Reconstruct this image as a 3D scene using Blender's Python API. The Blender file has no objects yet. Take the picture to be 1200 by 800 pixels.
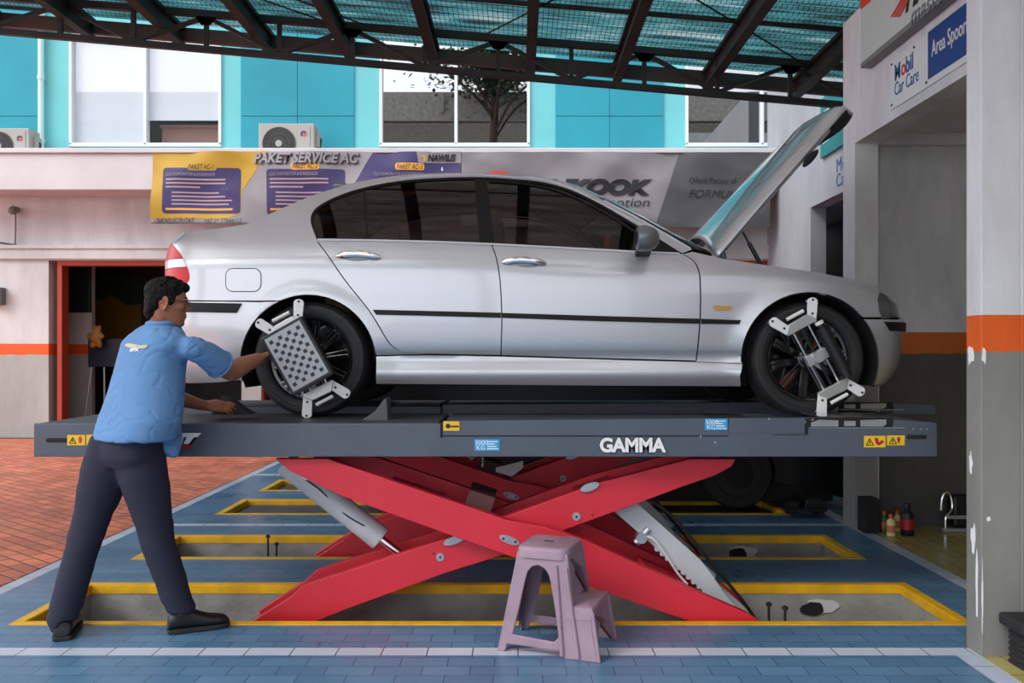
import bpy, bmesh, math, random
import numpy as np
from mathutils import Vector, Matrix, noise as mnoise
random.seed(7)
S = bpy.context.scene
C = S.collection
PI = math.pi
F = 1000.0; CX = 607.0; CY = 411.0; EYE = 1.33
def W(px, py, Y):
    """point of the place at distance Y seen at a given spot of the photograph"""
    return Vector(((px-CX)/F*Y, Y, EYE-(py-CY)/F*Y))
def lin(c):
    return c/12.92 if c <= .04045 else ((c+.055)/1.055)**2.4
def rgb(r, g, b):
    return (lin(r/255), lin(g/255), lin(b/255), 1)
# ---------- materials ----------
def nodes_of(m):
    m.use_nodes = True
    return m.node_tree.nodes, m.node_tree.links
def mat(name, col, rough=.5, metal=0, spec=.5, coat=0, emit=0, var=0, vscale=4, bump=0, bscale=40, trans=0, coatr=.05):
    m = bpy.data.materials.new(name)
    N, L = nodes_of(m)
    b = N['Principled BSDF']
    b.inputs['Base Color'].default_value = col
    b.inputs['Roughness'].default_value = rough
    b.inputs['Metallic'].default_value = metal
    b.inputs['Specular IOR Level'].default_value = spec
    b.inputs['Coat Weight'].default_value = coat
    b.inputs['Coat Roughness'].default_value = coatr
    b.inputs['Transmission Weight'].default_value = trans
    if emit:
        b.inputs['Emission Color'].default_value = col
        b.inputs['Emission Strength'].default_value = emit
    tc = N.new('ShaderNodeTexCoord')
    if var:
        n = N.new('ShaderNodeTexNoise'); n.inputs['Scale'].default_value = vscale; n.inputs['Detail'].default_value = 6
        L.new(tc.outputs['Object'], n.inputs['Vector'])
        r = N.new('ShaderNodeMapRange'); r.inputs[1].default_value = .3; r.inputs[2].default_value = .7
        r.inputs[3].default_value = 1-var; r.inputs[4].default_value = 1+var*.5
        L.new(n.outputs['Fac'], r.inputs[0])
        h = N.new('ShaderNodeHueSaturation'); h.inputs['Color'].default_value = col
        L.new(r.outputs[0], h.inputs['Value']); L.new(h.outputs[0], b.inputs['Base Color'])
    if bump:
        n = N.new('ShaderNodeTexNoise'); n.inputs['Scale'].default_value = bscale; n.inputs['Detail'].default_value = 4
        L.new(tc.outputs['Object'], n.inputs['Vector'])
        u = N.new('ShaderNodeBump'); u.inputs['Strength'].default_value = bump; u.inputs['Distance'].default_value = .01
        L.new(n.outputs['Fac'], u.inputs['Height']); L.new(u.outputs[0], b.inputs['Normal'])
    return m
# ---------- objects ----------
def rootloc(p):
    v = Vector((0, 0, 0))
    while p is not None:
        v = v + p.location; p = p.parent
    return v
def obj(name, bm, m, parent=None, smooth=None, label=None, bevel=0, sharp=35):
    """link a bmesh (world coordinates) as one mesh object"""
    me = bpy.data.meshes.new(name)
    bm.normal_update()
    bm.to_mesh(me); bm.free()
    o = bpy.data.objects.new(name, me)
    C.objects.link(o)
    for mm in (m if isinstance(m, (list, tuple)) else [m]):
        me.materials.append(mm)
    if parent is not None:
        v = rootloc(parent)
        me.transform(Matrix.Translation(-v))
        o.parent = parent
    if smooth:
        for p in me.polygons: p.use_smooth = True
        if sharp and sharp < 180: me.set_sharp_from_angle(angle=math.radians(sharp))
    if bevel:
        b = o.modifiers.new('bevel', 'BEVEL'); b.width = bevel; b.segments = 2; b.limit_method = 'ANGLE'; b.angle_limit = math.radians(40)
        b.harden_normals = False
    if label: o['label'] = label
    return o
def thing(name, label, cat, loc=(0, 0, 0), group=None, rotz=0):
    o = bpy.data.objects.new(name, None); C.objects.link(o)
    o.empty_display_size = .1
    o.location = loc; o.rotation_euler = (0, 0, rotz)
    o['label'] = label; o['category'] = cat
    if group: o['group'] = group
    return o
def tag(o, label, cat, group=None, kind=None):
    o['label'] = label; o['category'] = cat
    if group: o['group'] = group
    if kind: o['kind'] = kind
    # put the origin at the base of the thing
    if o.type == 'MESH' and o.parent is None and o.location.length < 1e-6 and len(o.data.vertices):
        co = np.empty(len(o.data.vertices)*3); o.data.vertices.foreach_get('co', co); co = co.reshape(-1, 3)
        c = Vector(((co[:, 0].min()+co[:, 0].max())/2, (co[:, 1].min()+co[:, 1].max())/2, co[:, 2].min()))
        o.data.transform(Matrix.Translation(-c)); o.location = c
    return o
def struct(name, bm, m, label=None, **k):
    o = obj(name, bm, m, **k); o['kind'] = 'structure'
    if label: o['label'] = label
    return o
def copy_tree(o, parent=None):
    c = o.copy(); C.objects.link(c)
    if parent is not None: c.parent = parent
    for ch in [x for x in bpy.data.objects if x.parent == o]:
        copy_tree(ch, c)
    return c
# ---------- shapes ----------
def B(): return bmesh.new()
def box(bm, x0, x1, y0, y1, z0, z1, mi=0):
    vs = [bm.verts.new(p) for p in ((x0,y0,z0),(x1,y0,z0),(x1,y1,z0),(x0,y1,z0),(x0,y0,z1),(x1,y0,z1),(x1,y1,z1),(x0,y1,z1))]
    for f in ((0,3,2,1),(4,5,6,7),(0,1,5,4),(1,2,6,5),(2,3,7,6),(3,0,4,7)):
        bm.faces.new([vs[i] for i in f]).material_index = mi
    return vs
def obox(bm, c, ax, ay, az, sx, sy, sz, mi=0):
    """oriented box: centre c, unit axes, half sizes"""
    c = Vector(c); vs = []
    for dz in (-1, 1):
        for dx, dy in ((-1,-1),(1,-1),(1,1),(-1,1)):
            vs.append(bm.verts.new(c+ax*dx*sx+ay*dy*sy+az*dz*sz))
    for f in ((0,3,2,1),(4,5,6,7),(0,1,5,4),(1,2,6,5),(2,3,7,6),(3,0,4,7)):
        bm.faces.new([vs[i] for i in f]).material_index = mi
    return vs
def frame_of(d):
    d = d.normalized()
    a = Vector((0, 0, 1)) if abs(d.z) < .95 else Vector((1, 0, 0))
    x = d.cross(a).normalized(); y = x.cross(d).normalized()
    return x, y
def cyl(bm, p, q, r, r2=None, n=20, cap=True, mi=0):
    p = Vector(p); q = Vector(q); r2 = r if r2 is None else r2
    x, y = frame_of(q-p)
    A = [bm.verts.new(p+(x*math.cos(2*PI*i/n)+y*math.sin(2*PI*i/n))*r) for i in range(n)]
    D = [bm.verts.new(q+(x*math.cos(2*PI*i/n)+y*math.sin(2*PI*i/n))*r2) for i in range(n)]
    fs = [bm.faces.new((A[i], D[i], D[(i+1) % n], A[(i+1) % n])) for i in range(n)]
    if cap:
        fs.append(bm.faces.new(A)); fs.append(bm.faces.new(D[::-1]))
    for f in fs: f.material_index = mi
def tube(bm, pts, r, n=10, mi=0, closed=False):
    """round bar along a path"""
    pts = [Vector(p) for p in pts]; rings = []
    rr = r if isinstance(r, (list, tuple)) else [r]*len(pts)
    d0 = (pts[1]-pts[0]).normalized(); x, y = frame_of(d0)
    for i, p in enumerate(pts):
        if closed: d = (pts[(i+1) % len(pts)]-pts[i-1]).normalized()
        else: d = (pts[min(i+1, len(pts)-1)]-pts[max(i-1, 0)]).normalized()
        x = (x-d*x.dot(d)).normalized(); y = d.cross(x).normalized()
        rings.append([bm.verts.new(p+(x*math.cos(2*PI*k/n)+y*math.sin(2*PI*k/n))*rr[i]) for k in range(n)])
    m = len(rings)
    for i in range(m if closed else m-1):
        a, b = rings[i], rings[(i+1) % m]
        for k in range(n):
            bm.faces.new((a[k], a[(k+1) % n], b[(k+1) % n], b[k])).material_index = mi
    if not closed:
        bm.faces.new(rings[0][::-1]).material_index = mi; bm.faces.new(rings[-1]).material_index = mi
def loft(bm, rings, cap=True, mi=0):
    """rings: list of lists of points (same count)"""
    R = [[bm.verts.new(p) for p in r] for r in rings]; n = len(R[0])
    for a, b in zip(R[:-1], R[1:]):
        for k in range(n):
            bm.faces.new((a[k], a[(k+1) % n], b[(k+1) % n], b[k])).material_index = mi
    if cap:
        bm.faces.new(R[0][::-1]).material_index = mi; bm.faces.new(R[-1]).material_index = mi
def prism(bm, pts, vec, mi=0):
    """polygon (3d points) pushed along vec"""
    vec = Vector(vec)
    a = [bm.verts.new(Vector(p)) for p in pts]; b = [bm.verts.new(Vector(p)+vec) for p in pts]
    fs = [bm.faces.new(a), bm.faces.new(b[::-1])]
    n = len(a)
    for i in range(n): fs.append(bm.faces.new((a[i], b[i], b[(i+1) % n], a[(i+1) % n])))
    for f in fs: f.material_index = mi
    bmesh.ops.recalc_face_normals(bm, faces=fs)
def lathe(bm, prof, c, axis, n=64, mi=0, closed=False):
    """prof: (radius, along) pairs turned round the axis through c"""
    axis = Vector(axis).normalized(); x, y = frame_of(axis); c = Vector(c); R = []
    for r, h in prof:
        R.append([bm.verts.new(c+axis*h+(x*math.cos(2*PI*k/n)+y*math.sin(2*PI*k/n))*r) for k in range(n)])
    m = len(R)
    for i in range(m if closed else m-1):
        a, b = R[i], R[(i+1) % m]
        for k in range(n):
            bm.faces.new((a[k], a[(k+1) % n], b[(k+1) % n], b[k])).material_index = mi
def ellipsoid(bm, c, r, M=None, nu=20, nv=12, mi=0):
    c = Vector(c); rows = []
    M = M or Matrix.Identity(3)
    top = bm.verts.new(c+M@Vector((0, 0, r[2]))); bot = bm.verts.new(c+M@Vector((0, 0, -r[2])))
    for j in range(1, nv):
        t = PI*j/nv
        rows.append([bm.verts.new(c+M@Vector((r[0]*math.sin(t)*math.cos(2*PI*k/nu), r[1]*math.sin(t)*math.sin(2*PI*k/nu), r[2]*math.cos(t)))) for k in range(nu)])
    for k in range(nu):
        bm.faces.new((top, rows[0][k], rows[0][(k+1) % nu])).material_index = mi
        bm.faces.new((bot, rows[-1][(k+1) % nu], rows[-1][k])).material_index = mi
    for a, b in zip(rows[:-1], rows[1:]):
        for k in range(nu):
            bm.faces.new((a[k], b[k], b[(k+1) % nu], a[(k+1) % nu])).material_index = mi
def rrect(x0, x1, y0, y1, r, n=5):
    out = []
    for cx, cy, a in ((x1-r, y1-r, 0), (x0+r, y1-r, 90), (x0+r, y0+r, 180), (x1-r, y0+r, 270)):
        for i in range(n+1):
            t = math.radians(a+90*i/n); out.append((cx+r*math.cos(t), cy+r*math.sin(t)))
    return out
def catmull(pts, n=8, closed=False):
    P = [Vector(p) for p in pts]; out = []; m = len(P)
    rng = range(m if closed else m-1)
    for i in rng:
        if closed: a, b, c, d = P[i-1], P[i], P[(i+1) % m], P[(i+2) % m]
        else: a, b, c, d = P[max(i-1, 0)], P[i], P[i+1], P[min(i+2, m-1)]
        for k in range(n):
            t = k/n
            out.append(.5*((2*b)+(-a+c)*t+(2*a-5*b+4*c-d)*t*t+(-a+3*b-3*c+d)*t**3))
    if not closed: out.append(P[-1])
    return out
def text(name, body, size, origin, xdir, up, m, parent=None, depth=.002, shear=0, bold=0, align='LEFT', xs=1, spacing=1):
    """lettering standing on a surface; converted to a mesh"""
    cu = bpy.data.curves.new('t', 'FONT'); cu.body = body; cu.size = size; cu.shear = shear
    cu.extrude = depth/2; cu.offset = bold; cu.align_x = align; cu.space_character = spacing; cu.resolution_u = 4
    o = bpy.data.objects.new('t', cu); C.objects.link(o)
    dg = bpy.context.evaluated_depsgraph_get(); dg.update()
    me = bpy.data.meshes.new_from_object(o.evaluated_get(dg))
    bpy.data.objects.remove(o); bpy.data.curves.remove(cu)
    X = Vector(xdir).normalized(); U = Vector(up).normalized(); Z = X.cross(U)
    M = Matrix((( X.x*xs, U.x, Z.x, origin[0]), (X.y*xs, U.y, Z.y, origin[1]), (X.z*xs, U.z, Z.z, origin[2]), (0, 0, 0, 1)))
    me.transform(M); me.name = name
    me.materials.clear(); me.materials.append(m)
    o = bpy.data.objects.new(name, me); C.objects.link(o)
    if parent is not None:
        me.transform(Matrix.Translation(-rootloc(parent))); o.parent = parent
    return o
# ================= materials of the place =================
def grid_paving(name, c1, c2, cm, bw, rh, mortar, rough=.3, bump=.3, noisevar=.15, rot=0, offset=.5, nscale=1.2, spec=.5, streak=False, bias=0.0):
    m = bpy.data.materials.new(name); N, L = nodes_of(m); b = N['Principled BSDF']
    tc = N.new('ShaderNodeTexCoord'); mp = N.new('ShaderNodeMapping'); mp.inputs['Rotation'].default_value = (0, 0, rot)
    L.new(tc.outputs['Object'], mp.inputs['Vector'])
    br = N.new('ShaderNodeTexBrick'); br.offset = offset
    for k, v in (('Color1', c1), ('Color2', c2), ('Mortar', cm), ('Scale', 1), ('Brick Width', bw), ('Row Height', rh), ('Mortar Size', mortar), ('Mortar Smooth', .3), ('Bias', bias)):
        br.inputs[k].default_value = v
    L.new(mp.outputs[0], br.inputs['Vector'])
    n = N.new('ShaderNodeTexNoise'); n.inputs['Scale'].default_value = nscale; n.inputs['Detail'].default_value = 7
    L.new(mp.outputs[0], n.inputs['Vector'])
    r = N.new('ShaderNodeMapRange'); r.inputs[1].default_value = .3; r.inputs[2].default_value = .7; r.inputs[3].default_value = 1-noisevar; r.inputs[4].default_value = 1+noisevar
    L.new(n.outputs['Fac'], r.inputs[0])
    h = N.new('ShaderNodeHueSaturation'); L.new(br.outputs['Color'], h.inputs['Color']); L.new(r.outputs[0], h.inputs['Value'])
    L.new(h.outputs[0], b.inputs['Base Color'])
    b.inputs['Roughness'].default_value = rough; b.inputs['Specular IOR Level'].default_value = spec
    rr = N.new('ShaderNodeMapRange'); rr.inputs[1].default_value = .3; rr.inputs[2].default_value = .7; rr.inputs[3].default_value = rough*.75; rr.inputs[4].default_value = rough*1.3
    L.new(n.outputs['Fac'], rr.inputs[0]); L.new(rr.outputs[0], b.inputs['Roughness'])
    u = N.new('ShaderNodeBump'); u.inputs['Strength'].default_value = bump; u.inputs['Distance'].default_value = .004; u.invert = True
    L.new(br.outputs['Fac'], u.inputs['Height'])
    n2 = N.new('ShaderNodeTexNoise'); n2.inputs['Scale'].default_value = 25; n2.inputs['Detail'].default_value = 3
    L.new(mp.outputs[0], n2.inputs['Vector'])
    u2 = N.new('ShaderNodeBump'); u2.inputs['Strength'].default_value = bump*.5; u2.inputs['Distance'].default_value = .004
    L.new(n2.outputs['Fac'], u2.inputs['Height']); L.new(u.outputs[0], u2.inputs['Normal'])
    L.new(u2.outputs[0], b.inputs['Normal'])
    return m
def striped_wall(name, z0, z1, white, orange, grey, dirt=.12, wear=True):
    """painted plaster: white above, an orange band, grey below, paint flaking at the band's lower edge"""
    m = bpy.data.materials.new(name); N, L = nodes_of(m); b = N['Principled BSDF']; b.inputs['Roughness'].default_value = .7
    g = N.new('ShaderNodeNewGeometry'); s = N.new('ShaderNodeSeparateXYZ'); L.new(g.outputs['Position'], s.inputs[0])
    n = N.new('ShaderNodeTexNoise'); n.inputs['Scale'].default_value = 9; n.inputs['Detail'].default_value = 6
    L.new(g.outputs['Position'], n.inputs['Vector'])
    ad = N.new('ShaderNodeMath'); ad.operation = 'MULTIPLY_ADD'; ad.inputs[1].default_value = .03 if wear else 0; 
    L.new(n.outputs['Fac'], ad.inputs[0]); L.new(s.outputs['Z'], ad.inputs[2])
    k = .015 if wear else 0
    a = N.new('ShaderNodeMath'); a.operation = 'GREATER_THAN'; a.inputs[1].default_value = z0+k; L.new(ad.outputs[0], a.inputs[0])
    c = N.new('ShaderNodeMath'); c.operation = 'GREATER_THAN'; c.inputs[1].default_value = z1; L.new(s.outputs['Z'], c.inputs[0])
    m1 = N.new('ShaderNodeMix'); m1.data_type = 'RGBA'; m1.inputs[6].default_value = grey; m1.inputs[7].default_value = orange; L.new(a.outputs[0], m1.inputs[0])
    m2 = N.new('ShaderNodeMix'); m2.data_type = 'RGBA'; m2.inputs[7].default_value = white; L.new(m1.outputs[2], m2.inputs[6]); L.new(c.outputs[0], m2.inputs[0])
    n3 = N.new('ShaderNodeTexNoise'); n3.inputs['Scale'].default_value = 2.2; n3.inputs['Detail'].default_value = 9; n3.inputs['Roughness'].default_value = .65
    mp = N.new('ShaderNodeMapping'); mp.inputs['Scale'].default_value = (1, 1, .35); L.new(g.outputs['Position'], mp.inputs[0]); L.new(mp.outputs[0], n3.inputs['Vector'])
    r = N.new('ShaderNodeMapRange'); r.inputs[1].default_value = .35; r.inputs[2].default_value = .65; r.inputs[3].default_value = 1-dirt*2; r.inputs[4].default_value = 1
    L.new(n3.outputs['Fac'], r.inputs[0])
    h = N.new('ShaderNodeHueSaturation'); L.new(m2.outputs[2], h.inputs['Color']); L.new(r.outputs[0], h.inputs['Value']); L.new(h.outputs[0], b.inputs['Base Color'])
    u = N.new('ShaderNodeBump'); u.inputs['Strength'].default_value = .25; u.inputs['Distance'].default_value = .01
    L.new(n3.outputs['Fac'], u.inputs['Height']); L.new(u.outputs[0], b.inputs['Normal'])
    return m
M = {}
M['blue_tile'] = grid_paving('blue_tile', rgb(80,118,150), rgb(94,133,164), rgb(46,76,110), 0.2, .1, .0024, rough=.33, bump=.35, noisevar=.14)
M['white_tile'] = grid_paving('white_tile', rgb(196,204,218), rgb(184,194,210), rgb(60,66,78), .2, 5, .003, rough=.35, bump=.3, offset=0, noisevar=.1)
M['white_tile_deep'] = grid_paving('white_tile_deep', rgb(188,196,212), rgb(172,184,204), rgb(70,76,90), .2, 5, .003, rough=.4, bump=.3, offset=0, rot=PI/2, noisevar=.1)
M['brick_paving'] = grid_paving('brick_paving', rgb(214,124,94), rgb(184,100,76), rgb(92,50,38), .2, .1, .006, rough=.6, bump=.8, noisevar=.22, rot=math.radians(38), nscale=3)
M['yellow_floor'] = grid_paving('yellow_floor', rgb(176,164,104), rgb(160,146,84), rgb(96,88,52), .2, .1, .003, rough=.22, bump=.2, noisevar=.2, rot=PI/2)
M['concrete'] = mat('concrete', rgb(158,156,150), .85, var=.3, vscale=5, bump=.5, bscale=30)
M['yellow_paint'] = mat('yellow_paint', rgb(240,182,22), .5, var=.25, vscale=6, bump=.2)
M['plaster'] = mat('plaster', rgb(206,200,202), .8, var=.1, vscale=1.5, bump=.1)
M['wall_far'] = striped_wall('wall_far', 1.27, 1.44, rgb(214,210,210), rgb(240,96,30), rgb(176,174,170))
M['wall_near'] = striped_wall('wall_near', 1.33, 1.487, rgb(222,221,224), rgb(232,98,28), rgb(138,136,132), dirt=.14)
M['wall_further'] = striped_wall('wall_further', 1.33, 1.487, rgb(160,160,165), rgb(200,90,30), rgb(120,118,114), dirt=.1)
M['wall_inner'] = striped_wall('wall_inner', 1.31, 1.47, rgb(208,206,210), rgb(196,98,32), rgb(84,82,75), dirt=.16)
M['cyan_light'] = mat('cyan_light', rgb(104,186,190), .7, var=.08, vscale=1)
M['cyan_deep'] = mat('cyan_deep', rgb(26,142,160), .7, var=.12, vscale=.8)
M['white_frame'] = mat('white_frame', rgb(214,218,222), .4)
M['orange_frame'] = mat('orange_frame', rgb(170,58,32), .5, var=.1)
M['steel_dark'] = mat('steel_dark', rgb(52,44,40), .6, var=.4, vscale=3)
M['fascia_brown'] = mat('fascia_brown', rgb(104,88,82), .8, var=.4, vscale=2)
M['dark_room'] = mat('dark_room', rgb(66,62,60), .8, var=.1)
M['asphalt'] = mat('asphalt', rgb(150,148,144), .9, var=.1)
M['black'] = mat('black', rgb(22,22,23), .45)
M['black_matte'] = mat('black_matte', rgb(24,24,25), .8)
M['rubber'] = mat('rubber', rgb(34,34,36), .7, bump=.2, bscale=60)
M['chrome'] = mat('chrome', rgb(214,212,210), .18, metal=1)
M['white_plastic'] = mat('white_plastic', rgb(226,226,222), .45)
M['white'] = mat('white', rgb(236,236,236), .5)
def glass(name, tint, rough=.02, ior=1.45, fac=None, gcol=1.0):
    """thin pane: see-through tinted, with a mirror share by angle"""
    m = bpy.data.materials.new(name); N, L = nodes_of(m); N.remove(N['Principled BSDF'])
    out = N['Material Output']; t = N.new('ShaderNodeBsdfTransparent'); t.inputs[0].default_value = tint
    g = N.new('ShaderNodeBsdfGlossy'); g.inputs['Roughness'].default_value = rough; g.inputs[0].default_value = (gcol, gcol, gcol, 1)
    f = N.new('ShaderNodeFresnel'); f.inputs[0].default_value = ior
    ge = N.new('ShaderNodeNewGeometry'); iv = N.new('ShaderNodeMath'); iv.operation = 'SUBTRACT'; iv.inputs[0].default_value = 1; L.new(ge.outputs['Backfacing'], iv.inputs[1])
    ml = N.new('ShaderNodeMath'); ml.operation = 'MULTIPLY'; L.new(f.outputs[0], ml.inputs[0]); L.new(iv.outputs[0], ml.inputs[1])
    mx = N.new('ShaderNodeMixShader'); L.new(ml.outputs[0], mx.inputs[0]); L.new(t.outputs[0], mx.inputs[1]); L.new(g.outputs[0], mx.inputs[2]); L.new(mx.outputs[0], out.inputs[0])
    return m
M['pane'] = glass('pane', (.16, .18, .18, 1), .01, 5.0)
M['shop_pane'] = glass('shop_pane', (.14, .15, .15, 1), .03, 1.35)
M['pane_clear'] = glass('pane_clear', (.97, .98, .98, 1), .02, 1.5)
M['car_glass'] = glass('car_glass', (.26, .23, .22, 1), .01, 1.55)
# roof sheet: corrugated translucent turquoise with dirt streaks and a wire grid under it
def roof_mat(name='roof_sheet', cols=None):
    m = bpy.data.materials.new(name); N, L = nodes_of(m); N.remove(N['Principled BSDF']); out = N['Material Output']
    tc = N.new('ShaderNodeTexCoord'); mp = N.new('ShaderNodeMapping'); mp.inputs['Scale'].default_value = (.5, 5, 1); L.new(tc.outputs['Object'], mp.inputs[0])
    n = N.new('ShaderNodeTexNoise'); n.inputs['Scale'].default_value = 1.6; n.inputs['Detail'].default_value = 8; n.inputs['Roughness'].default_value = .7; L.new(mp.outputs[0], n.inputs['Vector'])
    cr = N.new('ShaderNodeValToRGB'); e = cr.color_ramp.elements
    e[0].position = .36; e[0].color = rgb(44,48,50); e[1].position = .66; e[1].color = rgb(176,190,190)
    a = cr.color_ramp.elements.new(.45); a.color = rgb(62,96,102); a = cr.color_ramp.elements.new(.54); a.color = rgb(78,140,146)
    if cols:
        for e_, c_ in zip(cr.color_ramp.elements, cols): e_.color = c_
    L.new(n.outputs['Fac'], cr.inputs[0])
    br = N.new('ShaderNodeTexBrick'); br.offset = 0
    for k, v in (('Color1', (1,1,1,1)), ('Color2', (1,1,1,1)), ('Mortar', (.12,.12,.12,1) if not cols else (.97,.97,.97,1)), ('Scale', 1), ('Brick Width', .05), ('Row Height', .05), ('Mortar Size', .0035)): br.inputs[k].default_value = v
    L.new(tc.outputs['Object'], br.inputs['Vector'])
    mu = N.new('ShaderNodeMix'); mu.data_type = 'RGBA'; mu.blend_type = 'MULTIPLY'; mu.inputs[0].default_value = 1; L.new(cr.outputs[0], mu.inputs[6]); L.new(br.outputs[0], mu.inputs[7])
    t = N.new('ShaderNodeBsdfTranslucent'); d = N.new('ShaderNodeBsdfDiffuse'); L.new(mu.outputs[2], t.inputs[0]); L.new(mu.outputs[2], d.inputs[0])
    mx = N.new('ShaderNodeMixShader'); mx.inputs[0].default_value = .45; L.new(t.outputs[0], mx.inputs[1]); L.new(d.outputs[0], mx.inputs[2]); L.new(mx.outputs[0], out.inputs[0])
    return m
M['roof_sheet'] = roof_mat()

# ================= floors =================
PITS = [(-2.47, 2.22, 4.14, 4.89), (-2.47, 2.22, 5.45, 6.16), (-2.46, 2.22, 6.93, 7.64), (-2.46, 2.22, 8.10, 8.80)]
def cells(bm, xs, ys, z, pick):
    V = {}
    def v(i, j):
        if (i, j) not in V: V[(i, j)] = bm.verts.new((xs[i], ys[j], z))
        return V[(i, j)]
    for i in range(len(xs)-1):
        for j in range(len(ys)-1):
            mi = pick((xs[i]+xs[i+1])/2, (ys[j]+ys[j+1])/2)
            if mi is not None: bm.faces.new((v(i, j), v(i+1, j), v(i+1, j+1), v(i, j+1))).material_index = mi
def pick(x, y):
    for a, b, c, d in PITS:
        if a < x < b and c < y < d: return None
    if y > 10.45: return None
    if x > 1.915 and y < 3.73: return 2 if x < 2.02 else None
    if x < -2.83: return 2
    if x > 2.5: return 2
    for a, b in ((3.73, 3.825), (6.49, 6.57), (9.12, 9.22), (10.33, 10.45)):
        if a < y < b: return 1
    return 0
bm = B()
cells(bm, [-2.92, -2.83, -2.47, -2.46, 1.915, 2.02, 2.22, 2.5, 2.6], [-6, 3.73, 3.825, 4.14, 4.89, 5.45, 6.16, 6.49, 6.57, 6.93, 7.64, 8.10, 8.80, 9.12, 9.22, 10.33, 10.45], 0, pick)
o = struct('floor', bm, [M['blue_tile'], M['white_tile'], M['white_tile_deep']], 'blue tiled workshop floor with white border lines and lift pits')
# the stretch of blue floor towards the second building
bm = B(); box(bm, 2.6, 3.8, 6.6, 10.45, -.03, 0)
struct('floor', bm, M['blue_tile'], 'blue tiled floor beyond the workshop corner')
bm = B(); box(bm, -30, -2.92, -6, 12.95, -.04, .004); box(bm, -2.92, 3.8, 10.45, 12.95, -.04, .004)
struct('brick_paving', bm, M['brick_paving'], 'red brick paving beside the blue floor')
bm = B(); box(bm, 2.6, 6.5, 3.3, 6.6, -.03, .002); box(bm, 2.02, 6.5, -6, 3.725, -.03, .002); box(bm, 2.6, 6.5, 3.725, 3.9, -.031, .001)
struct('floor', bm, M['yellow_floor'], 'dull yellow tiled floor inside the side bay')
bm = B(); box(bm, -60, 60, -70, -6, -.05, -.002); box(bm, 6.5, 60, -6, 12.9, -.05, -.03)
struct('ground', bm, M['asphalt'], 'grey yard beyond the workshop')
for k, (a, b, c, d) in enumerate(PITS):
    bm = B(); zb = -.36 if k < 2 else -.12
    i0, i1, j0, j1 = a+.05, b-.05, c+.05, d-.05
    box(bm, a, b, c, j0, zb, -.005); box(bm, a, b, j1, d, zb, -.005); box(bm, a, i0, c, d, zb, -.005); box(bm, i1, b, c, d, zb, -.005)
    box(bm, a, b, c, d, zb-.05, zb)
    struct('pit', bm, M['concrete'], 'bare concrete pit sunk in the blue floor')
    bm = B(); t = .05
    for x0, x1, y0, y1 in ((a, b, c, j0), (a, b, j1, d), (a, i0, j0, j1), (i1, b, j0, j1)): box(bm, x0, x1, y0, y1, -.008, .004)
    s = .006
    box(bm, i0, i1, j1-s, j1, -.045, 0); box(bm, i0, i1, j0, j0+s, -.045, 0); box(bm, i0, i0+s, j0, j1, -.045, 0); box(bm, i1-s, i1, j0, j1, -.045, 0)
    struct('trim_%d' % (k+1), bm, M['yellow_paint'], 'worn yellow angle edging round the floor pit')
bm = B(); box(bm, 3.8, 4.8, 6.5, 13.2, -.04, -.001)
struct('floor', bm, M['concrete'], 'concrete floor of the further doorway')
# ================= side building, right =================
bm = B()
box(bm, 2.5, 2.67, -3, 6.56, 2.87, 3.84)       # fascia over the bay opening
box(bm, 2.5, 2.67, 6.33, 6.56, 0, 2.87)        # corner pier
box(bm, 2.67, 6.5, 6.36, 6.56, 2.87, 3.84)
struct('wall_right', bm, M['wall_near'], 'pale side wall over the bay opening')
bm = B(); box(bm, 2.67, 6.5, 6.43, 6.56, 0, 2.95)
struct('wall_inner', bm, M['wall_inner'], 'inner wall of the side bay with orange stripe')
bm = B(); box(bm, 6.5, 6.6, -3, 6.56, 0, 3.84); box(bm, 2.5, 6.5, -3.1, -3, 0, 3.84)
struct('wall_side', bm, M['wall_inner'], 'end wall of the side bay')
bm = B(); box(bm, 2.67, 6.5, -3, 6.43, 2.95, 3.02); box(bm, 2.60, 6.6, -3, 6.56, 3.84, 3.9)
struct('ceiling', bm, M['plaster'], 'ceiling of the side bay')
bm = B(); box(bm, 2.5, 8, -9, 2.9, 3.9, 7.5); box(bm, 2.5, 8, -9, -3.1, 0, 3.9)  # added out of view: high mass that blocks the sky on the right
struct('wall_upper', bm, M['wall_inner'], 'unseen block added beside the yard to shut out sky light from the right')
bm = B(); tube(bm, [(2.69, 6.40, 0), (2.69, 6.40, 2.9)], .018)
struct('trim_9', bm, M['plaster'], 'pale pipe down the edge of the pier')
bm = B(); box(bm, 2.017, 2.19, 3.715, 3.84, 0, 4.4); box(bm, 2.19, 2.205, 3.712, 3.85, 0, 4.4)
struct('pillar', bm, M['wall_near'], 'near pillar painted white, orange and grey', bevel=.004)
# flaked patches of white paint on the pillar's grey foot
def patch(name, pts, y=None, x=None):
    bm = B()
    if y is not None: prism(bm, [(a, y, b) for a, b in pts], (0, -.0015, 0))
    else: prism(bm, [(x, a, b) for a, b in pts], (-.0015, 0, 0))
    return struct('trim_10', bm, M['white'], 'flake of white paint on the pillar')
def flake(cx, cz, w, h, seed, **k):
    rnd = random.Random(seed); n = 12
    pts = []
    for i in range(n):
        t = 2*PI*i/n; r = rnd.uniform(.55, 1.1)
        pts.append((cx+w*r*math.cos(t)*.5, cz+h*r*math.sin(t)*.5))
    patch('flake', pts, **k)
flake(3.80, 1.31, .06, .10, 1, x=2.017); flake(3.78, .50, .04, .16, 2, x=2.017); flake(3.75, .30, .02, .30, 5, x=2.017)
flake(2.028, 1.31, .024, .08, 3, y=3.715); flake(2.05, .60, .02, .03, 4, y=3.715); flake(3.8, .83, .03, .12, 8, x=2.017); flake(2.022, .25, .008, .35, 9, y=3.715)
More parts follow.
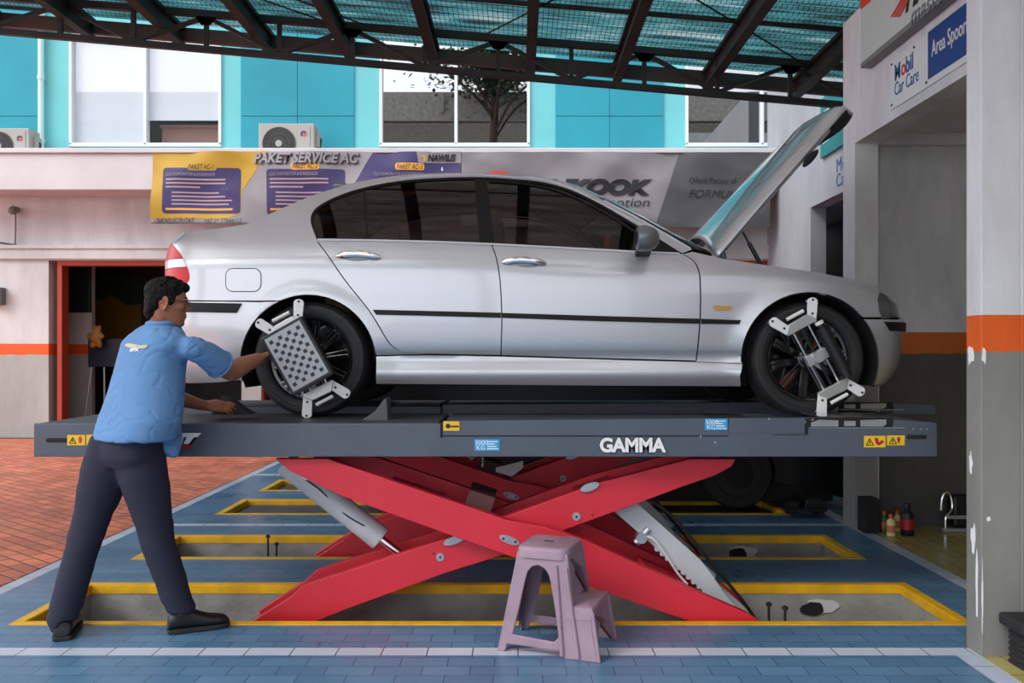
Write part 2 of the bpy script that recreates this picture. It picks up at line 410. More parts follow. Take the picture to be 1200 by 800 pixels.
# second building further back
bm = B()
box(bm, 3.8, 4.0, 11.08, 13.0, 0, 3.19); box(bm, 3.8, 4.0, 6.7, 13.0, 3.19, 5.6); box(bm, 3.8, 4.0, 6.7, 8.6, 0, 3.19)
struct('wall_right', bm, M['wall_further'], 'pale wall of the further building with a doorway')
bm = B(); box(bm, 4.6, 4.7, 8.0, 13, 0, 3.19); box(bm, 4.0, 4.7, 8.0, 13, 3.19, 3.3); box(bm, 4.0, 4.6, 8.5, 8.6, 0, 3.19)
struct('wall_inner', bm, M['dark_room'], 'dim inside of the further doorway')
# ================= back building =================
YB = 13.0
def xb(px, Y=YB): return (px-CX)/F*Y
def zb_(py, Y=YB): return EYE-(py-CY)/F*Y
bm = B()
zt = zb_(305)
box(bm, -14, xb(57), YB, YB+.3, 0, zt); box(bm, xb(283), xb(306), YB, YB+.3, 0, zt)
box(bm, -14, 4.2, YB, YB+.3, zt, 4.2)
box(bm, -14, 4.2, YB-.05, YB, zb_(303, 12.95), zb_(289, 12.95)); box(bm, -14, 4.2, YB-.08, YB, zb_(291, 12.95), zb_(287, 12.95))
struct('wall_back', bm, M['wall_far'], 'white ground floor wall with orange stripe')
bm = B(); box(bm, -14, 4.2, 12.4, 13.9, 3.67, 4.2); box(bm, -14, 4.2, 12.36, 13.9, 4.2, 4.27)
struct('ledge', bm, M['plaster'], 'white concrete ledge between the floors', bevel=.01)
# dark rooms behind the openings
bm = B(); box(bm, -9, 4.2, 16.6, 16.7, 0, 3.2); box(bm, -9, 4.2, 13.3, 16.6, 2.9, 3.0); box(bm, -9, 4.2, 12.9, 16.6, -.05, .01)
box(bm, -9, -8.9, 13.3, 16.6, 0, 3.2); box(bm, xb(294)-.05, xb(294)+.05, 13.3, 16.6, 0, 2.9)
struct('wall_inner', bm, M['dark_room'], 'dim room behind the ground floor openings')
bm = B(); box(bm, -8.6, xb(108, 14.2), 14.2, 14.3, 0, 2.9)
struct('wall_inner', bm, M['wall_far'], 'striped wall just inside the doorway')
def frame(x0, x1, z0, z1, y, w, m, name, label, yd=.08):
    bm = B(); box(bm, x0, x0+w, y, y+yd, z0, z1); box(bm, x0+w, x1-w, y, y+yd, z1-w, z1)
    return struct(name, bm, m, label, bevel=.004)
frame(xb(57)+.10, xb(283)+.07, 0, zt, 13.05, .075, M['orange_frame'], 'door_1', 'orange frame of the left doorway', .2)
frame(xb(306)-.05, 4.15, 0, zt, 13.05, .075, M['orange_frame'], 'door_2', 'orange frame of the wide shop front', .2)
bm = B()
for px in (430, 560, 690, 820): box(bm, xb(px)-.04, xb(px)+.04, 13.02, 13.1, 0, zt-.1)
struct('door_3', bm, M['black_matte'], 'dark mullions of the wide shop front')
bm = B(); box(bm, xb(306)+.1, 4.05, 13.07, 13.08, 0, zt-.1)
struct('window_4', bm, M['shop_pane'], 'dark glass of the shop front')
# upper floor
YU = 13.5
x_ = lambda px: xb(px, YU); z_ = lambda py: zb_(py, YU)
wins = [(82, 260), (445, 621), (803, 980)]
ztop = z_(38); zsill = z_(170)
bm = B()
edges = [-14, x_(82), x_(260), x_(445), x_(621), x_(803), x_(980), 6]
for i in range(0, len(edges)-1, 2): box(bm, edges[i], edges[i+1], YU, YU+.25, 4.2, 9.5)
for a, b in wins: box(bm, x_(a), x_(b), YU, YU+.25, 4.2, zsill); box(bm, x_(a), x_(b), YU, YU+.25, ztop, 9.5)
struct('wall_upper', bm, M['cyan_light'], 'light turquoise upper wall')
for a, b in ((-400, 46), (283, 415), (651, 777), (1040, 1200)):
    bm = B(); xa, xc = x_(a), x_(b); xm = (xa+xc)/2
    box(bm, xa, xm-.004, YU-.03, YU, 4.2, z_(137)); box(bm, xm+.004, xc, YU-.03, YU, 4.2, z_(137))
    box(bm, xa, xm-.004, YU-.03, YU, z_(137)+.01, 9.5); box(bm, xm+.004, xc, YU-.03, YU, z_(137)+.01, 9.5)
    struct('trim_5', bm, M['cyan_deep'], 'deep turquoise wall panel')
for k, (a, b) in enumerate(wins):
    bm = B(); xa, xc = x_(a), x_(b); xm = (xa+xc)/2+(.02 if k else .0); w = .045
    for p in ((xa, xc, zsill-.03, zsill+.03), (xa, xc, ztop-.05, ztop)): box(bm, p[0], p[1], YU-.04, YU+.1, p[2], p[3])
    for c_ in (xa, xc-w, xm-w/2): box(bm, c_, c_+w, YU-.04, YU+.1, zsill, ztop)
    w_ = struct('window_%d' % (k+1), bm, M['white_frame'], ['white framed window with pale roller blinds', 'white framed window with dark panes', 'white framed window behind the raised bonnet'][k], bevel=.006)
    bm = B(); box(bm, xa+w, xc-w, YU+.03, YU+.036, zsill, ztop)
    obj('window_pane', bm, M['pane'] if k else glass('pane_bright', (.97, .98, .99, 1), .02, 2.0), w_)
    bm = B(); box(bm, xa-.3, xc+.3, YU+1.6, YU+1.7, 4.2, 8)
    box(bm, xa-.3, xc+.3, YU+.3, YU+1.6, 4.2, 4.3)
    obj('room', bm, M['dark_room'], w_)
    if k == 0:
        M['blind'] = mat('blind', rgb(208,212,216), .8)
        bm = B(); box(bm, xa+w, xm-.02, YU+.06, YU+.07, zsill+.05, ztop); obj('roller_blind', bm, M['blind'], w_)
        bm = B(); box(bm, xm+.02, xc-w, YU+.06, YU+.07, z_(139), ztop); box(bm, xm+.02, xc-w, YU+.05, YU+.08, z_(140), z_(138)); obj('roller_blind', bm, M['blind'], w_)
        bm = B(); box(bm, xm+.15, xc-w-.02, YU+.25, YU+.6, zsill, z_(145)); box(bm, xm+.13, xc-w, YU+.22, YU+.62, z_(145), z_(142))
        obj('cupboard', bm, mat('cupboard_wood', rgb(150,108,98), .6), w_)
bm = B(); tube(bm, [(x_(51), YU-.07, 4.3), (x_(51), YU-.07, 9)], .045, 12)
for z in (4.6, 5.6, 6.6): tube(bm, [(x_(51), YU-.07, z), (x_(51), YU-.07, z+.06)], .055, 12)
o = obj('drain_pipe', bm, mat('pipe_pale', rgb(190,222,222), .5), smooth=True); tag(o, 'pale drain pipe running down the turquoise wall', 'pipe')
# ================= canopy =================
YT = 9.0
def ztc(X): return 4.606-.083*X
def zbc(X): return 4.22-.0875*X
XL, XR = -9.0, 3.72
th = math.atan(-.083)
y = 7.0; ys = []
M['roof_fill'] = roof_mat('roof_milky_fill', [rgb(120,108,100), rgb(150,138,130), rgb(170,158,150), rgb(196,186,180)])  # unseen near sheets given pale translucent tones to lighten the car's upper body
bm = B(); rows = []
for i in range(460):
    y = 1.2+.0175*i
    if y > 7.02: break
    dz = .012*math.sin(i/4*PI)
    rows.append((bm.verts.new((XL, y, ztc(XL)+.06+dz)), bm.verts.new((XR+.3, y, ztc(XR+.3)+.06+dz))))
for a, b in zip(rows[:-1], rows[1:]): bm.faces.new((a[0], a[1], b[1], b[0]))
struct('roof', bm, M['roof_fill'], 'unseen corrugated canopy sheet over the lift, made milky to soften the light', smooth=True, sharp=0)
bm = B(); y = 7.0
while y <= 9.55: ys.append(y); y += .0175
rows = []
for i, y in enumerate(ys):
    dz = .012*math.sin(i/4*PI)
    rows.append((bm.verts.new((XL, y, ztc(XL)+.06+dz)), bm.verts.new((XR+.3, y, ztc(XR+.3)+.06+dz))))
for a, b in zip(rows[:-1], rows[1:]): bm.faces.new((a[0], a[1], b[1], b[0]))
o = struct('roof', bm, M['roof_sheet'], 'translucent turquoise corrugated roof sheet of the canopy', smooth=True, sharp=0)
cano = thing('canopy_truss', 'dark steel lattice truss crossing the top of the yard', 'truss', (0, YT, 4.1))
def bar(bm, X0, z0, X1, z1, w, y0, y1):
    d = Vector((X1-X0, 0, z1-z0)); L_ = d.length; d.normalize(); u = Vector((-d.z, 0, d.x))
    c = Vector(((X0+X1)/2, (y0+y1)/2, (z0+z1)/2)); obox(bm, c, d, Vector((0, 1, 0)), u, L_/2, (y1-y0)/2, w/2)
bm = B(); bar(bm, XL, ztc(XL), XR, ztc(XR), .07, YT-.03, YT+.03); obj('top_chord', bm, M['steel_dark'], cano)
bm = B(); bar(bm, XL, zbc(XL), XR, zbc(XR), .065, YT-.03, YT+.03); obj('bottom_chord', bm, M['steel_dark'], cano)
nodeX = [(71+85.5*i-CX)*.009 for i in range(-5, 13)]
for i, X in enumerate(nodeX):
    if X > XR: break
    bm = B(); bar(bm, X, zbc(X), X, ztc(X), .045, YT-.02, YT+.02)
    obj('vertical_strut', bm, M['steel_dark'], cano)
    if i+1 < len(nodeX) and nodeX[i+1] < XR+.1:
        X2 = nodeX[i+1]; up = (i % 2 == 1)      # index 5 (px 71) is a top node
        bm = B()
        if up: bar(bm, X, ztc(X)-.03, X2, zbc(X2)+.02, .04, YT-.02, YT+.02)
        else: bar(bm, X, zbc(X)+.02, X2, ztc(X2)-.03, .04, YT-.02, YT+.02)
        # gusset
        Xg = X if up else X2
        prism(bm, [(Xg-.11, YT-.025, ztc(Xg)-.03), (Xg+.11, YT-.025, ztc(Xg)-.04), (Xg+.05, YT-.025, ztc(Xg)-.12), (Xg-.05, YT-.025, ztc(Xg)-.12)], (0, .01, 0))
        obj('diagonal_strut', bm, M['steel_dark'], cano)
RX = [-6.8, -5.8, -4.75, -3.75, -2.76, -1.86, -.92, .14, 1.1, 2.1, 3.1]
for k, X in enumerate(RX):
    bm = B()
    z = ztc(X)
    box(bm, X-.05, X+.05, 1.25, 9.5, z-.02, z+.02); box(bm, X-.05, X+.05, 1.25, 9.5, z-.20, z-.165); box(bm, X-.012, X+.012, 1.25, 9.5, z-.17, z-.02)
    o = obj('roof_rafter', bm, M['steel_dark']); tag(o, 'dark steel rafter running back under the turquoise roof sheet', 'rafter', 'rafters under the canopy roof')
for y in (1.3, 3.8, 6.1, 8.1):
    bm = B(); bar(bm, XL, ztc(XL)+.035, XR, ztc(XR)+.035, .03, y, y+.05)
    o = obj('roof_purlin', bm, M['steel_dark']); tag(o, 'dark steel purlin crossing under the roof sheet', 'purlin', 'purlins under the canopy roof')
bm = B(); bar(bm, XL, ztc(XL)-.06, XR, ztc(XR)-.06, .15, 9.5, 9.56)
o = obj('gutter_board', bm, M['fascia_brown']); tag(o, 'long weathered brown board along the far edge of the canopy', 'gutter board')
for k, (a, b) in enumerate((((-4.7, 6.5), (-1.9, 8.93)), ((-.4, 8.93), (1.0, 6.8)), ((1.2, 7.2), (3.0, 8.93)), ((-1.5, 8.93), (-3.6, 7)))):
    bm = B(); tube(bm, [(a[0], a[1], ztc(a[0])-.03), (b[0], b[1], ztc(b[0])-.03)], .009, 8)
    o = obj('bracing_rod', bm, M['steel_dark'], smooth=True); tag(o, 'thin diagonal bracing rod under the canopy roof', 'bracing rod', 'bracing rods under the canopy roof')
# the elevated road and a street tree behind the photographer (mirrored in the upper windows)
bm = B(); box(bm, -60, 60, -27, -16.4, 13.0, 13.5); box(bm, -60, 60, -16.6, -16.2, 13.0, 14.45)
for x in range(-56, 60, 4): box(bm, x, x+.25, -16.15, -16.1, 13.4, 14.4)
for x in (-30, 12, 44): box(bm, x, x+2.2, -23, -20.5, -.05, 13.0)
struct('flyover', bm, M['concrete'], 'concrete elevated road mirrored in the upper windows')
M['leaf'] = mat('leaf', rgb(50,78,44), .6, var=.4, vscale=1); M['bark'] = mat('bark', rgb(70,56,46), .9, bump=.5)
tree = thing('street_tree', 'leafy tree mirrored in the dark upper windows', 'tree', (-1.0, -14.2, 0))
bm = B(); tube(bm, catmull([(-1.0, -14.2, -.05), (-.9, -14.1, 5), (-1.2, -14.2, 10), (-1.1, -14.2, 13.6)], 5), .2, 10)
for a in range(9):
    t = a*.7; tube(bm, catmull([(-1.15, -14.2, 11.5+a*.25), (-1.15+1.0*math.cos(t), -14.2+.8*math.sin(t), 13+a*.15), (-1.15+2.3*math.cos(t), -14.2+1.6*math.sin(t), 13.8+a*.2)], 4), .06, 6)
obj('trunk', bm, M['bark'], tree, smooth=True)
bm = B(); rnd = random.Random(3)
for i in range(5200):
    t = rnd.uniform(0, 2*PI); r_ = abs(rnd.gauss(0, 1.25)); c_ = Vector((-1.1+r_*math.cos(t)*1.25, -14.2+r_*math.sin(t), 14.9+rnd.gauss(0, .62)))
    d1 = Vector((rnd.gauss(0,1), rnd.gauss(0,1), rnd.gauss(0,.5))).normalized(); x_a, y_a = frame_of(d1); s_ = rnd.uniform(.05, .11)
    vs = [bm.verts.new(c_+x_a*s_), bm.verts.new(c_+d1*s_*1.7), bm.verts.new(c_-x_a*s_), bm.verts.new(c_-d1*s_*1.7)]; bm.faces.new(vs)
obj('crown', bm, M['leaf'], tree)
# ================= light, camera =================
w = bpy.data.worlds.new('overcast_sky'); S.world = w; w.use_nodes = True
N, L = w.node_tree.nodes, w.node_tree.links
bg = N['Background']; tc = N.new('ShaderNodeTexCoord'); sp = N.new('ShaderNodeSeparateXYZ'); L.new(tc.outputs['Generated'], sp.inputs[0])
cr = N.new('ShaderNodeValToRGB'); cr.color_ramp.elements[0].position = .0; cr.color_ramp.elements[0].color = (.80, .86, .95, 1)
cr.color_ramp.elements[1].position = .6; cr.color_ramp.elements[1].color = (.92, .96, 1.0, 1)
L.new(sp.outputs['Z'], cr.inputs[0]); L.new(cr.outputs[0], bg.inputs[0])
# the cloud cover is brighter on the left, where the sun stands behind it
vd = N.new('ShaderNodeVectorMath'); vd.operation = 'DOT_PRODUCT'; vd.inputs[1].default_value = (-.86, -.30, .40); L.new(tc.outputs['Generated'], vd.inputs[0])
mr = N.new('ShaderNodeMapRange'); mr.inputs[1].default_value = -.8; mr.inputs[2].default_value = .9; mr.inputs[3].default_value = .26; mr.inputs[4].default_value = 2.2
L.new(vd.outputs['Value'], mr.inputs[0]); L.new(mr.outputs[0], bg.inputs[1])
sun = bpy.data.lights.new('sun_through_cloud', 'SUN'); sun.energy = 1.2; sun.angle = math.radians(25); sun.color = (1, .97, .93)
so = bpy.data.objects.new('sun_through_cloud', sun); C.objects.link(so); so.rotation_euler = Vector((-.75, -.55, .75)).to_track_quat('Z', 'Y').to_euler()
cam = bpy.data.cameras.new('camera'); co = bpy.data.objects.new('camera', cam); C.objects.link(co); S.camera = co
cam.sensor_width = 36; cam.lens = F/1200*36; cam.shift_x = -7/1200; cam.shift_y = 11/1200
co.location = (0, 0, EYE); co.rotation_euler = (PI/2, 0, 0); cam.clip_start = .05; cam.clip_end = 300
S.view_settings.view_transform = 'Standard'; S.view_settings.look = 'None'; S.view_settings.gamma = 1; S.view_settings.exposure = 0.52
# ================= the car =================
YC = 5.44; ZG = .973
M['paint'] = mat('silver_paint', rgb(196,197,201), .36, metal=.6, coat=1.0, coatr=.05)
M['sky_sheen_trim'] = mat('sky_sheen_trim', rgb(206,206,210), .35, spec=.8)  # pale paint stands for sky reflected in the chrome strips
M['trim_black'] = mat('trim_black', rgb(15,15,17), .5, spec=.3)
M['lamp_red'] = mat('lamp_red', rgb(214,10,26), .3, spec=.3)
M['lamp_clear'] = mat('lamp_clear', rgb(225,222,220), .12, coat=1)
M['headlamp'] = mat('headlamp_glass', rgb(92,94,95), .1, metal=.4, coat=1)
M['tyre'] = mat('tyre_rubber', rgb(30,30,31), .62, bump=.15, bscale=80)
M['rim'] = mat('black_alloy', rgb(14,14,16), .22, coat=1)
M['interior'] = mat('interior', rgb(120,92,78), .8)
M['mirror'] = mat('mirror_grey', rgb(120,122,126), .3, metal=.4)
M['amber'] = mat('amber', rgb(200,150,90), .2, coat=1)
def pchip(xs, ys):
    xs = np.array(xs, float); ys = np.array(ys, float); h = np.diff(xs); d = np.diff(ys)/h; m = np.zeros_like(xs)
    m[0] = d[0]; m[-1] = d[-1]
    for i in range(1, len(xs)-1):
        if d[i-1]*d[i] > 0:
            w1 = 2*h[i]+h[i-1]; w2 = h[i]+2*h[i-1]; m[i] = (w1+w2)/(w1/d[i-1]+w2/d[i])
    X = xs.tolist(); Yv = ys.tolist(); Mm = m.tolist()
    def f(x):
        if x <= X[0]: return Yv[0]+Mm[0]*(x-X[0])
        if x >= X[-1]: return Yv[-1]+Mm[-1]*(x-X[-1])
        lo, hi = 0, len(X)-1
        while hi-lo > 1:
            md = (lo+hi)//2
            if X[md] <= x: lo = md
            else: hi = md
        hh = X[lo+1]-X[lo]; t = (x-X[lo])/hh
        return (2*t**3-3*t*t+1)*Yv[lo]+(t**3-2*t*t+t)*hh*Mm[lo]+(-2*t**3+3*t*t)*Yv[lo+1]+(t**3-t*t)*hh*Mm[lo+1]
    return f
# plan outline of the near half: (x, half width), rear middle -> front middle
PLAN = [(-2.115, .0), (-2.105, .25), (-2.07, .50), (-2.00, .66), (-1.90, .755), (-1.75, .805), (-1.5, .838), (-1.12, .858), (-.6, .868), (0, .870), (.6, .870), (1.2, .866), (1.57, .860), (1.8, .842), (1.98, .805), (2.10, .735), (2.19, .60), (2.245, .40), (2.275, .20), (2.285, 0)]
pc = catmull([(a, b, 0) for a, b in PLAN], 12)
ss = [0.0]
for a, b in zip(pc[:-1], pc[1:]): ss.append(ss[-1]+(b-a).length)
i0 = min(range(len(pc)), key=lambda i: abs(pc[i].x-.2)+(0 if pc[i].y > .5 else 9))
off = pc[i0].x-ss[i0]; US = [s+off for s in ss]
UMIN, UMAX = US[0], US[-1]
def plan(u):
    u = max(UMIN, min(UMAX, u)); i = int(np.searchsorted(US, u))-1; i = max(0, min(len(pc)-2, i))
    t = (u-US[i])/(US[i+1]-US[i]); a, b = pc[i], pc[i+1]; p = a.lerp(b, t)
    pa = pc[max(i-1, 0)]; pb = pc[min(i+2, len(pc)-1)]
    d1 = (b-pa).normalized(); d2 = (pb-a).normalized(); d = d1.lerp(d2, t).normalized()
    return p, Vector((-d.y, d.x, 0))   # outward (towards +half width)
def h_at(py, Y): return EYE-(py-CY)/F*Y-ZG
def u_at(px, Y=4.6): return (px-CX)/F*Y
cre = [(195,301),(215,302.5),(320,303.5),(387,304.5),(450,305),(580,309),(643,314),(800,320),(900,324),(970,330),(1017,337),(1045,345)]
bel = [(195,281),(300,281),(371,281),(510,283.5),(580,286),(657,290),(773,296),(830,303),(900,312),(950,319),(1000,328),(1025,334),(1045,342)]
creF = pchip([u_at(a) for a, b in cre], [h_at(b, 4.6) for a, b in cre])
belF = pchip([u_at(a) for a, b in bel], [h_at(b, 4.63) for a, b in bel])
AR = (u_at(361), h_at(425, 4.59)); AF = (u_at(949), h_at(423, 4.59))
_ic = {}
def inset(u, h):
    k = round(u, 2)
    if k not in _ic:
        uu = k; hc = creF(uu); hb = max(belF(uu), hc+.035)
        tum = .46
        e_ = .012 if uu < -1.75 else (.03 if uu < -1.5 else .05)
        nodes = [(.06, .14), (.12, .085), (.17, .050), (.205, .026), (.235, .014), (.265, .020), (.30, .034), (.325, .036), (.35, .022), (.39, .010), (.46, .003), (.56, 0), (.66, .001), (hc-.06, .007), (hc-.012, .014), (hc+.004, .020), (hc+(hb-hc)*.5, .036), (hb-.005, .055), (hb+.02, .066), (hb+.20, .066+.18*tum), (hb+.34, .066+.34*tum), (hb+.42, .066+.46*tum), (hb+.5, .066+.9*tum)]
        _ic[k] = pchip([a for a, b in nodes], [b for a, b in nodes])
    v = _ic[k](h)
    if u > 1.8 and h > .58:
        v *= 1-.55*min(1, (u-1.8)/.25)
    # flared arch lips
    for c in (AR, AF):
        r = math.hypot(u-c[0], h-c[1])
        if h > .15: v -= .014*math.exp(-((r-.375)/.045)**2)
    # sill stays straight, bumpers lose the sill bulge
    if u > 1.85 or u < -1.4:
        w = min(1, (u-1.85)/.15) if u > 0 else min(1, (-1.4-u)/.15)
        g = pchip([.05, .15, .20, .30, .42, .50, .56, .62], [.12, .06, .035, .012, .004, 0, 0, v if h >= .62 else 0])
        if h < .62: v = v*(1-w)+g(h)*w
    return v
def endshift(u, h):
    """how far the nose and tail lean back with height"""
    if u > 1.5:
        w = min(1, (u-1.5)/.55); w = w*w*(3-2*w)
        f = pchip([.10, .17, .30, .45, .50, .535, .56, .66, .70, .80], [-.11, -.055, -.012, -.002, 0, -.004, -.022, -.030, -.034, -.06])
        return w*f(h)
    if u < -1.4:
        w = min(1, (-1.4-u)/.5); w = w*w*(3-2*w)
        f = pchip([.10, .2, .35, .50, .58, .63, .70, .80, .90, .965, 1.0], [.16, .07, .03, .0, 0, .02, .035, .03, .015, .0, .02])
        return w*f(h)
    return 0
def surf(u, h, o=0):
    p, n = plan(u)
    d = inset(u, h)+o if True else 0
    q = p-n*d
    if q.y < 0: q.y = 0
    return Vector((q.x+endshift(u, h), YC-q.y, ZG+h))
def inv(px, py):
    Y = 4.62; u = (px-CX)/F*Y; h = EYE-(py-CY)/F*Y-ZG
    for _ in range(14):
        p = surf(u, h); Y = p.y
        ex = (px-CX)/F*Y-p.x; ez = EYE-(py-CY)/F*Y-p.z
        u += max(-.1, min(.1, ex))*.8; h += ez*.8
    return (u, h)
DBG = []
def T(pts):
    out = []
    for p in pts:
        q = inv(*p); r = surf(*q); ex = CX+r.x/r.y*F-p[0]; ey = CY-(r.z-EYE)/r.y*F-p[1]
        if abs(ex)+abs(ey) > 1: print('INV', p, 'u,h', round(q[0],3), round(q[1],3), 'err', round(ex,1), round(ey,1))
        out.append(q)
    return out
def smooth_px(pts, n=5): return [(p.x, p.y) for p in catmull([(a, b, 0) for a, b in pts], n)]
def arc(c, r, a0, a1, n=30):
    return [(c[0]+r*math.cos(math.radians(a0+(a1-a0)*i/n)), c[1]+r*math.sin(math.radians(a0+(a1-a0)*i/n))) for i in range(n+1)]
def mirrored(bm):
    """reflection across the car's middle plane, for the far side"""
    b2 = bm.copy(); bmesh.ops.transform(b2, matrix=Matrix.Translation((0, 2*YC, 0))@Matrix.Diagonal((1, -1, 1, 1)), verts=b2.verts)
    bmesh.ops.reverse_faces(b2, faces=b2.faces); return b2
def panel(name, pts, m, parent, off=0, su=.05, sh=.022, flange=.014, thick=None, sf=surf, both=True, label=None, far_name=None):
    """pts in (u, h): a sheet cut to this outline and laid on the body surface, its rim turned inwards"""
    bm = B()
    q = []
    for p in pts:
        if not q or math.hypot(p[0]-q[-1][0], p[1]-q[-1][1]) > .002: q.append(p)
    if math.hypot(q[0][0]-q[-1][0], q[0][1]-q[-1][1]) < .002: q.pop()
    area = sum(q[i][0]*q[(i+1) % len(q)][1]-q[(i+1) % len(q)][0]*q[i][1] for i in range(len(q)))
    if area < 0: q = q[::-1]
    vs = [bm.verts.new((a, 0, b)) for a, b in q]; bm.faces.new(vs)
    u0 = min(a for a, b in q); u1 = max(a for a, b in q); h0 = min(b for a, b in q); h1 = max(b for a, b in q)
    k = math.ceil(u0/su)*su
    while k < u1:
        bmesh.ops.bisect_plane(bm, geom=bm.faces[:]+bm.edges[:]+bm.verts[:], dist=1e-5, plane_co=(k, 0, 0), plane_no=(1, 0, 0)); k += su
    k = math.ceil(h0/sh)*sh
    while k < h1:
        bmesh.ops.bisect_plane(bm, geom=bm.faces[:]+bm.edges[:]+bm.verts[:], dist=1e-5, plane_co=(0, 0, k), plane_no=(0, 0, 1)); k += sh
    be = [e for e in bm.edges if e.is_boundary]
    inner = {}
    uv = {v: (v.co.x, v.co.z) for v in bm.verts}
    for v in bm.verts: v.co = sf(uv[v][0], uv[v][1], off)
    for e in be:
        for v in e.verts:
            if v not in inner: inner[v] = bm.verts.new(sf(uv[v][0], uv[v][1], off+flange))
    for e in be:
        a, b = e.verts; f = e.link_faces[0]
        lp = [l for l in f.loops if l.edge == e][0]
        a, b = lp.vert, lp.link_loop_next.vert
        bm.faces.new((b, a, inner[a], inner[b]))
        e.smooth = False
    bm.normal_update()
    far = mirrored(bm) if both else None
    o = obj(name, bm, m, parent, smooth=True, sharp=50, label=label)
    if far is not None:
        obj(far_name or name, far, m, parent, smooth=True, sharp=50)
    return o
car = thing('sedan_car', 'silver four-door sedan raised on the scissor lift with its bonnet open', 'car', ((AR[0]+AF[0])/2, YC, ZG))
# --- outlines read off the photograph, carried onto the surface ---
sil_rear = smooth_px([(207,274.5),(232,270.5),(275,265),(295,260),(325,246.5),(360,231.5),(395,219.5),(420,213),(460,206.5),(510,203.5),(560,203.3),(605,205.5),(640,210),(668,217),(700,231)], 4)
apil_top = [(708,235),(741,252),(775,271),(811,292)]
dlo_top = smooth_px([(371,280),(364.5,262),(365.5,250),(375,240),(397,229),(425,220),(465,212.3),(510,208.5),(560,207.3),(600,209.5),(635,213),(668,222),(700,237),(730,254),(760,272),(795,294)], 4)
door_rear_edge = smooth_px([(371,281.5),(385,300),(405,329),(433,364),(453,397),(461,406),(470,411),(484,413),(500,414.2)], 4)
center_seam = smooth_px([(576,286),(582,304),(586,330),(588,370),(587.5,400),(587,416)], 4)
door_front_edge = smooth_px([(816,422.3),(820.5,374),(820.5,330),(818,315),(812,305),(800,297.5)], 4)
g = 1.0
arR = arc((361,425), 80, -16, 196, 40); arR = [(361+80*math.cos(math.radians(t)), 425-80*math.sin(math.radians(t))) for t in np.linspace(-17, 196, 44)]
arF = [(949+81*math.cos(math.radians(t)), 423-81*math.sin(math.radians(t))) for t in np.linspace(-22, 201, 44)]
# rear quarter + roof side + windscreen pillar, one pressing
seamR = [(314,352.0),(305,352.0),(260,352.0),(222,351.5),(214,351)]   # above the rear bumper
quarter = sil_rear+apil_top+[(800,296.5),(795,294)]+dlo_top[::-1][1:-1]+[(371,281)]+[(a-g, b) for a, b in door_rear_edge[1:-1]]+[(499,414.6),(441,416)]
arcpart = [p for p in arR if p[1] < 416 and not (p[0] < 361 and p[1] > 352.0)]+[(327.6,352.0)]
quarter += arcpart+seamR[:]
qpts = T(quarter)
# tail: outline runs round the lamp
tail = [(-2.01, .70), (-2.03, .77), (-2.04, .84), (-2.03, .90)]
lampR = [(193.5,285),(201,288),(212,298),(219,312),(222,325),(219,331),(213,333.5),(205,333),(192,328)]
lq = T([(219,312),(222,325),(219,331),(213,333.5)])
end_u = T([(204,341)])[0]
q_end = T([(213,333.5),(219,331),(222,325),(219,312),(212,298),(203,288.5)])
qpts = qpts+[(q_end[0][0]-.05, T([(214,351)])[0][1]), (q_end[0][0]-.05, q_end[0][1])]+q_end
panel('rear_quarter', qpts, M['paint'], car, label='silver rear wing with roof pillar')
# fuel flap
fl = T([(p[0], p[1]) for p in rrect(265, 305.5, 315, 341, 8)])
panel('fuel_flap_groove', T(rrect(264, 306.5, 314, 342, 9)), M['trim_black'], car, off=-.0006, flange=.004, both=False)
panel('fuel_flap', fl, M['paint'], car, off=-.002, flange=.006, both=False)
# doors
belt_r = [(371,281.5),(440,282.4),(510,284),(575,286.8)]; belt_f = [(577,287),(657,291),(747,296),(800,297.5)]
dr = belt_r[::-1]+[(a+g*.6, b) for a, b in door_rear_edge[1:]]+[(587,415.8)]+[(a-.6, b) for a, b in center_seam[::-1][1:-1]]
rd = panel('rear_door', T(dr), M['paint'], car)
df = belt_f+[(a-.8, b) for a, b in door_front_edge[::-1][1:]]+[(700,419),(588,416)]+[(a+.7, b) for a, b in center_seam[::-1][1:-1]]
fd = panel('front_door', T(df), M['paint'], car)
# sill
sill = [(441,417.6),(500,416),(587,417.8),(700,421),(815,424.2),(870,426.2)]+[(867,440),(868,452.5),(700,451.5),(441,449.5),(441,435)]
panel('sill', T(sill), M['paint'], car)
# front wing
fen = [(a+.8, b) for a, b in door_front_edge]+[(812,295),(846,303),(900,311),(950,318),(1000,327),(1020,332.5),(1031,337.5)]+[(1030,344),(1028,351),(1030,364),(1034,371.5)]+[(1012,371.5)]
fen += [p for p in arF if (p[1] < 426.5 and p[0] < 949) or (p[0] >= 949 and p[1] < 371)][0:0]
arFs = [p for p in arF if (p[0] >= 949 and p[1] < 371.5) or (p[0] < 949 and p[1] < 426)]
fen += arFs+[(870,425.4),(815,423.4)]
panel('front_wing', T(fen), M['paint'], car)
# front bumper: from the arch round to the middle
hb0 = T([(1012,374)])[0]
arfu = T([p for p in arF if p[0] > 949 and p[1] >= 374])   # ordered bottom -> up
bt = [hb0, (hb0[0]+.12, hb0[1]+.0), (T([(1050,374.5)])[0]), (UMAX-.5, .555), (UMAX, .56)]
bumper = bt+[(UMAX, .155), (UMAX-.45, .155), (2.12, .165), (2.0, .168)]+arfu
bump = panel('front_bumper', bumper, M['paint'], car, su=.04, sh=.02)
bs = [(1038,379.5),(1060,380.5)]; s0 = T(bs)
strip = [(s0[0][0]-.012, s0[0][1]+.012), (UMAX, s0[0][1]+.012), (UMAX, s0[0][1]-.036), (s0[0][0]+.03, s0[0][1]-.038)]
panel('bumper_strip', strip, M['trim_black'], car, off=-.012, flange=.02)
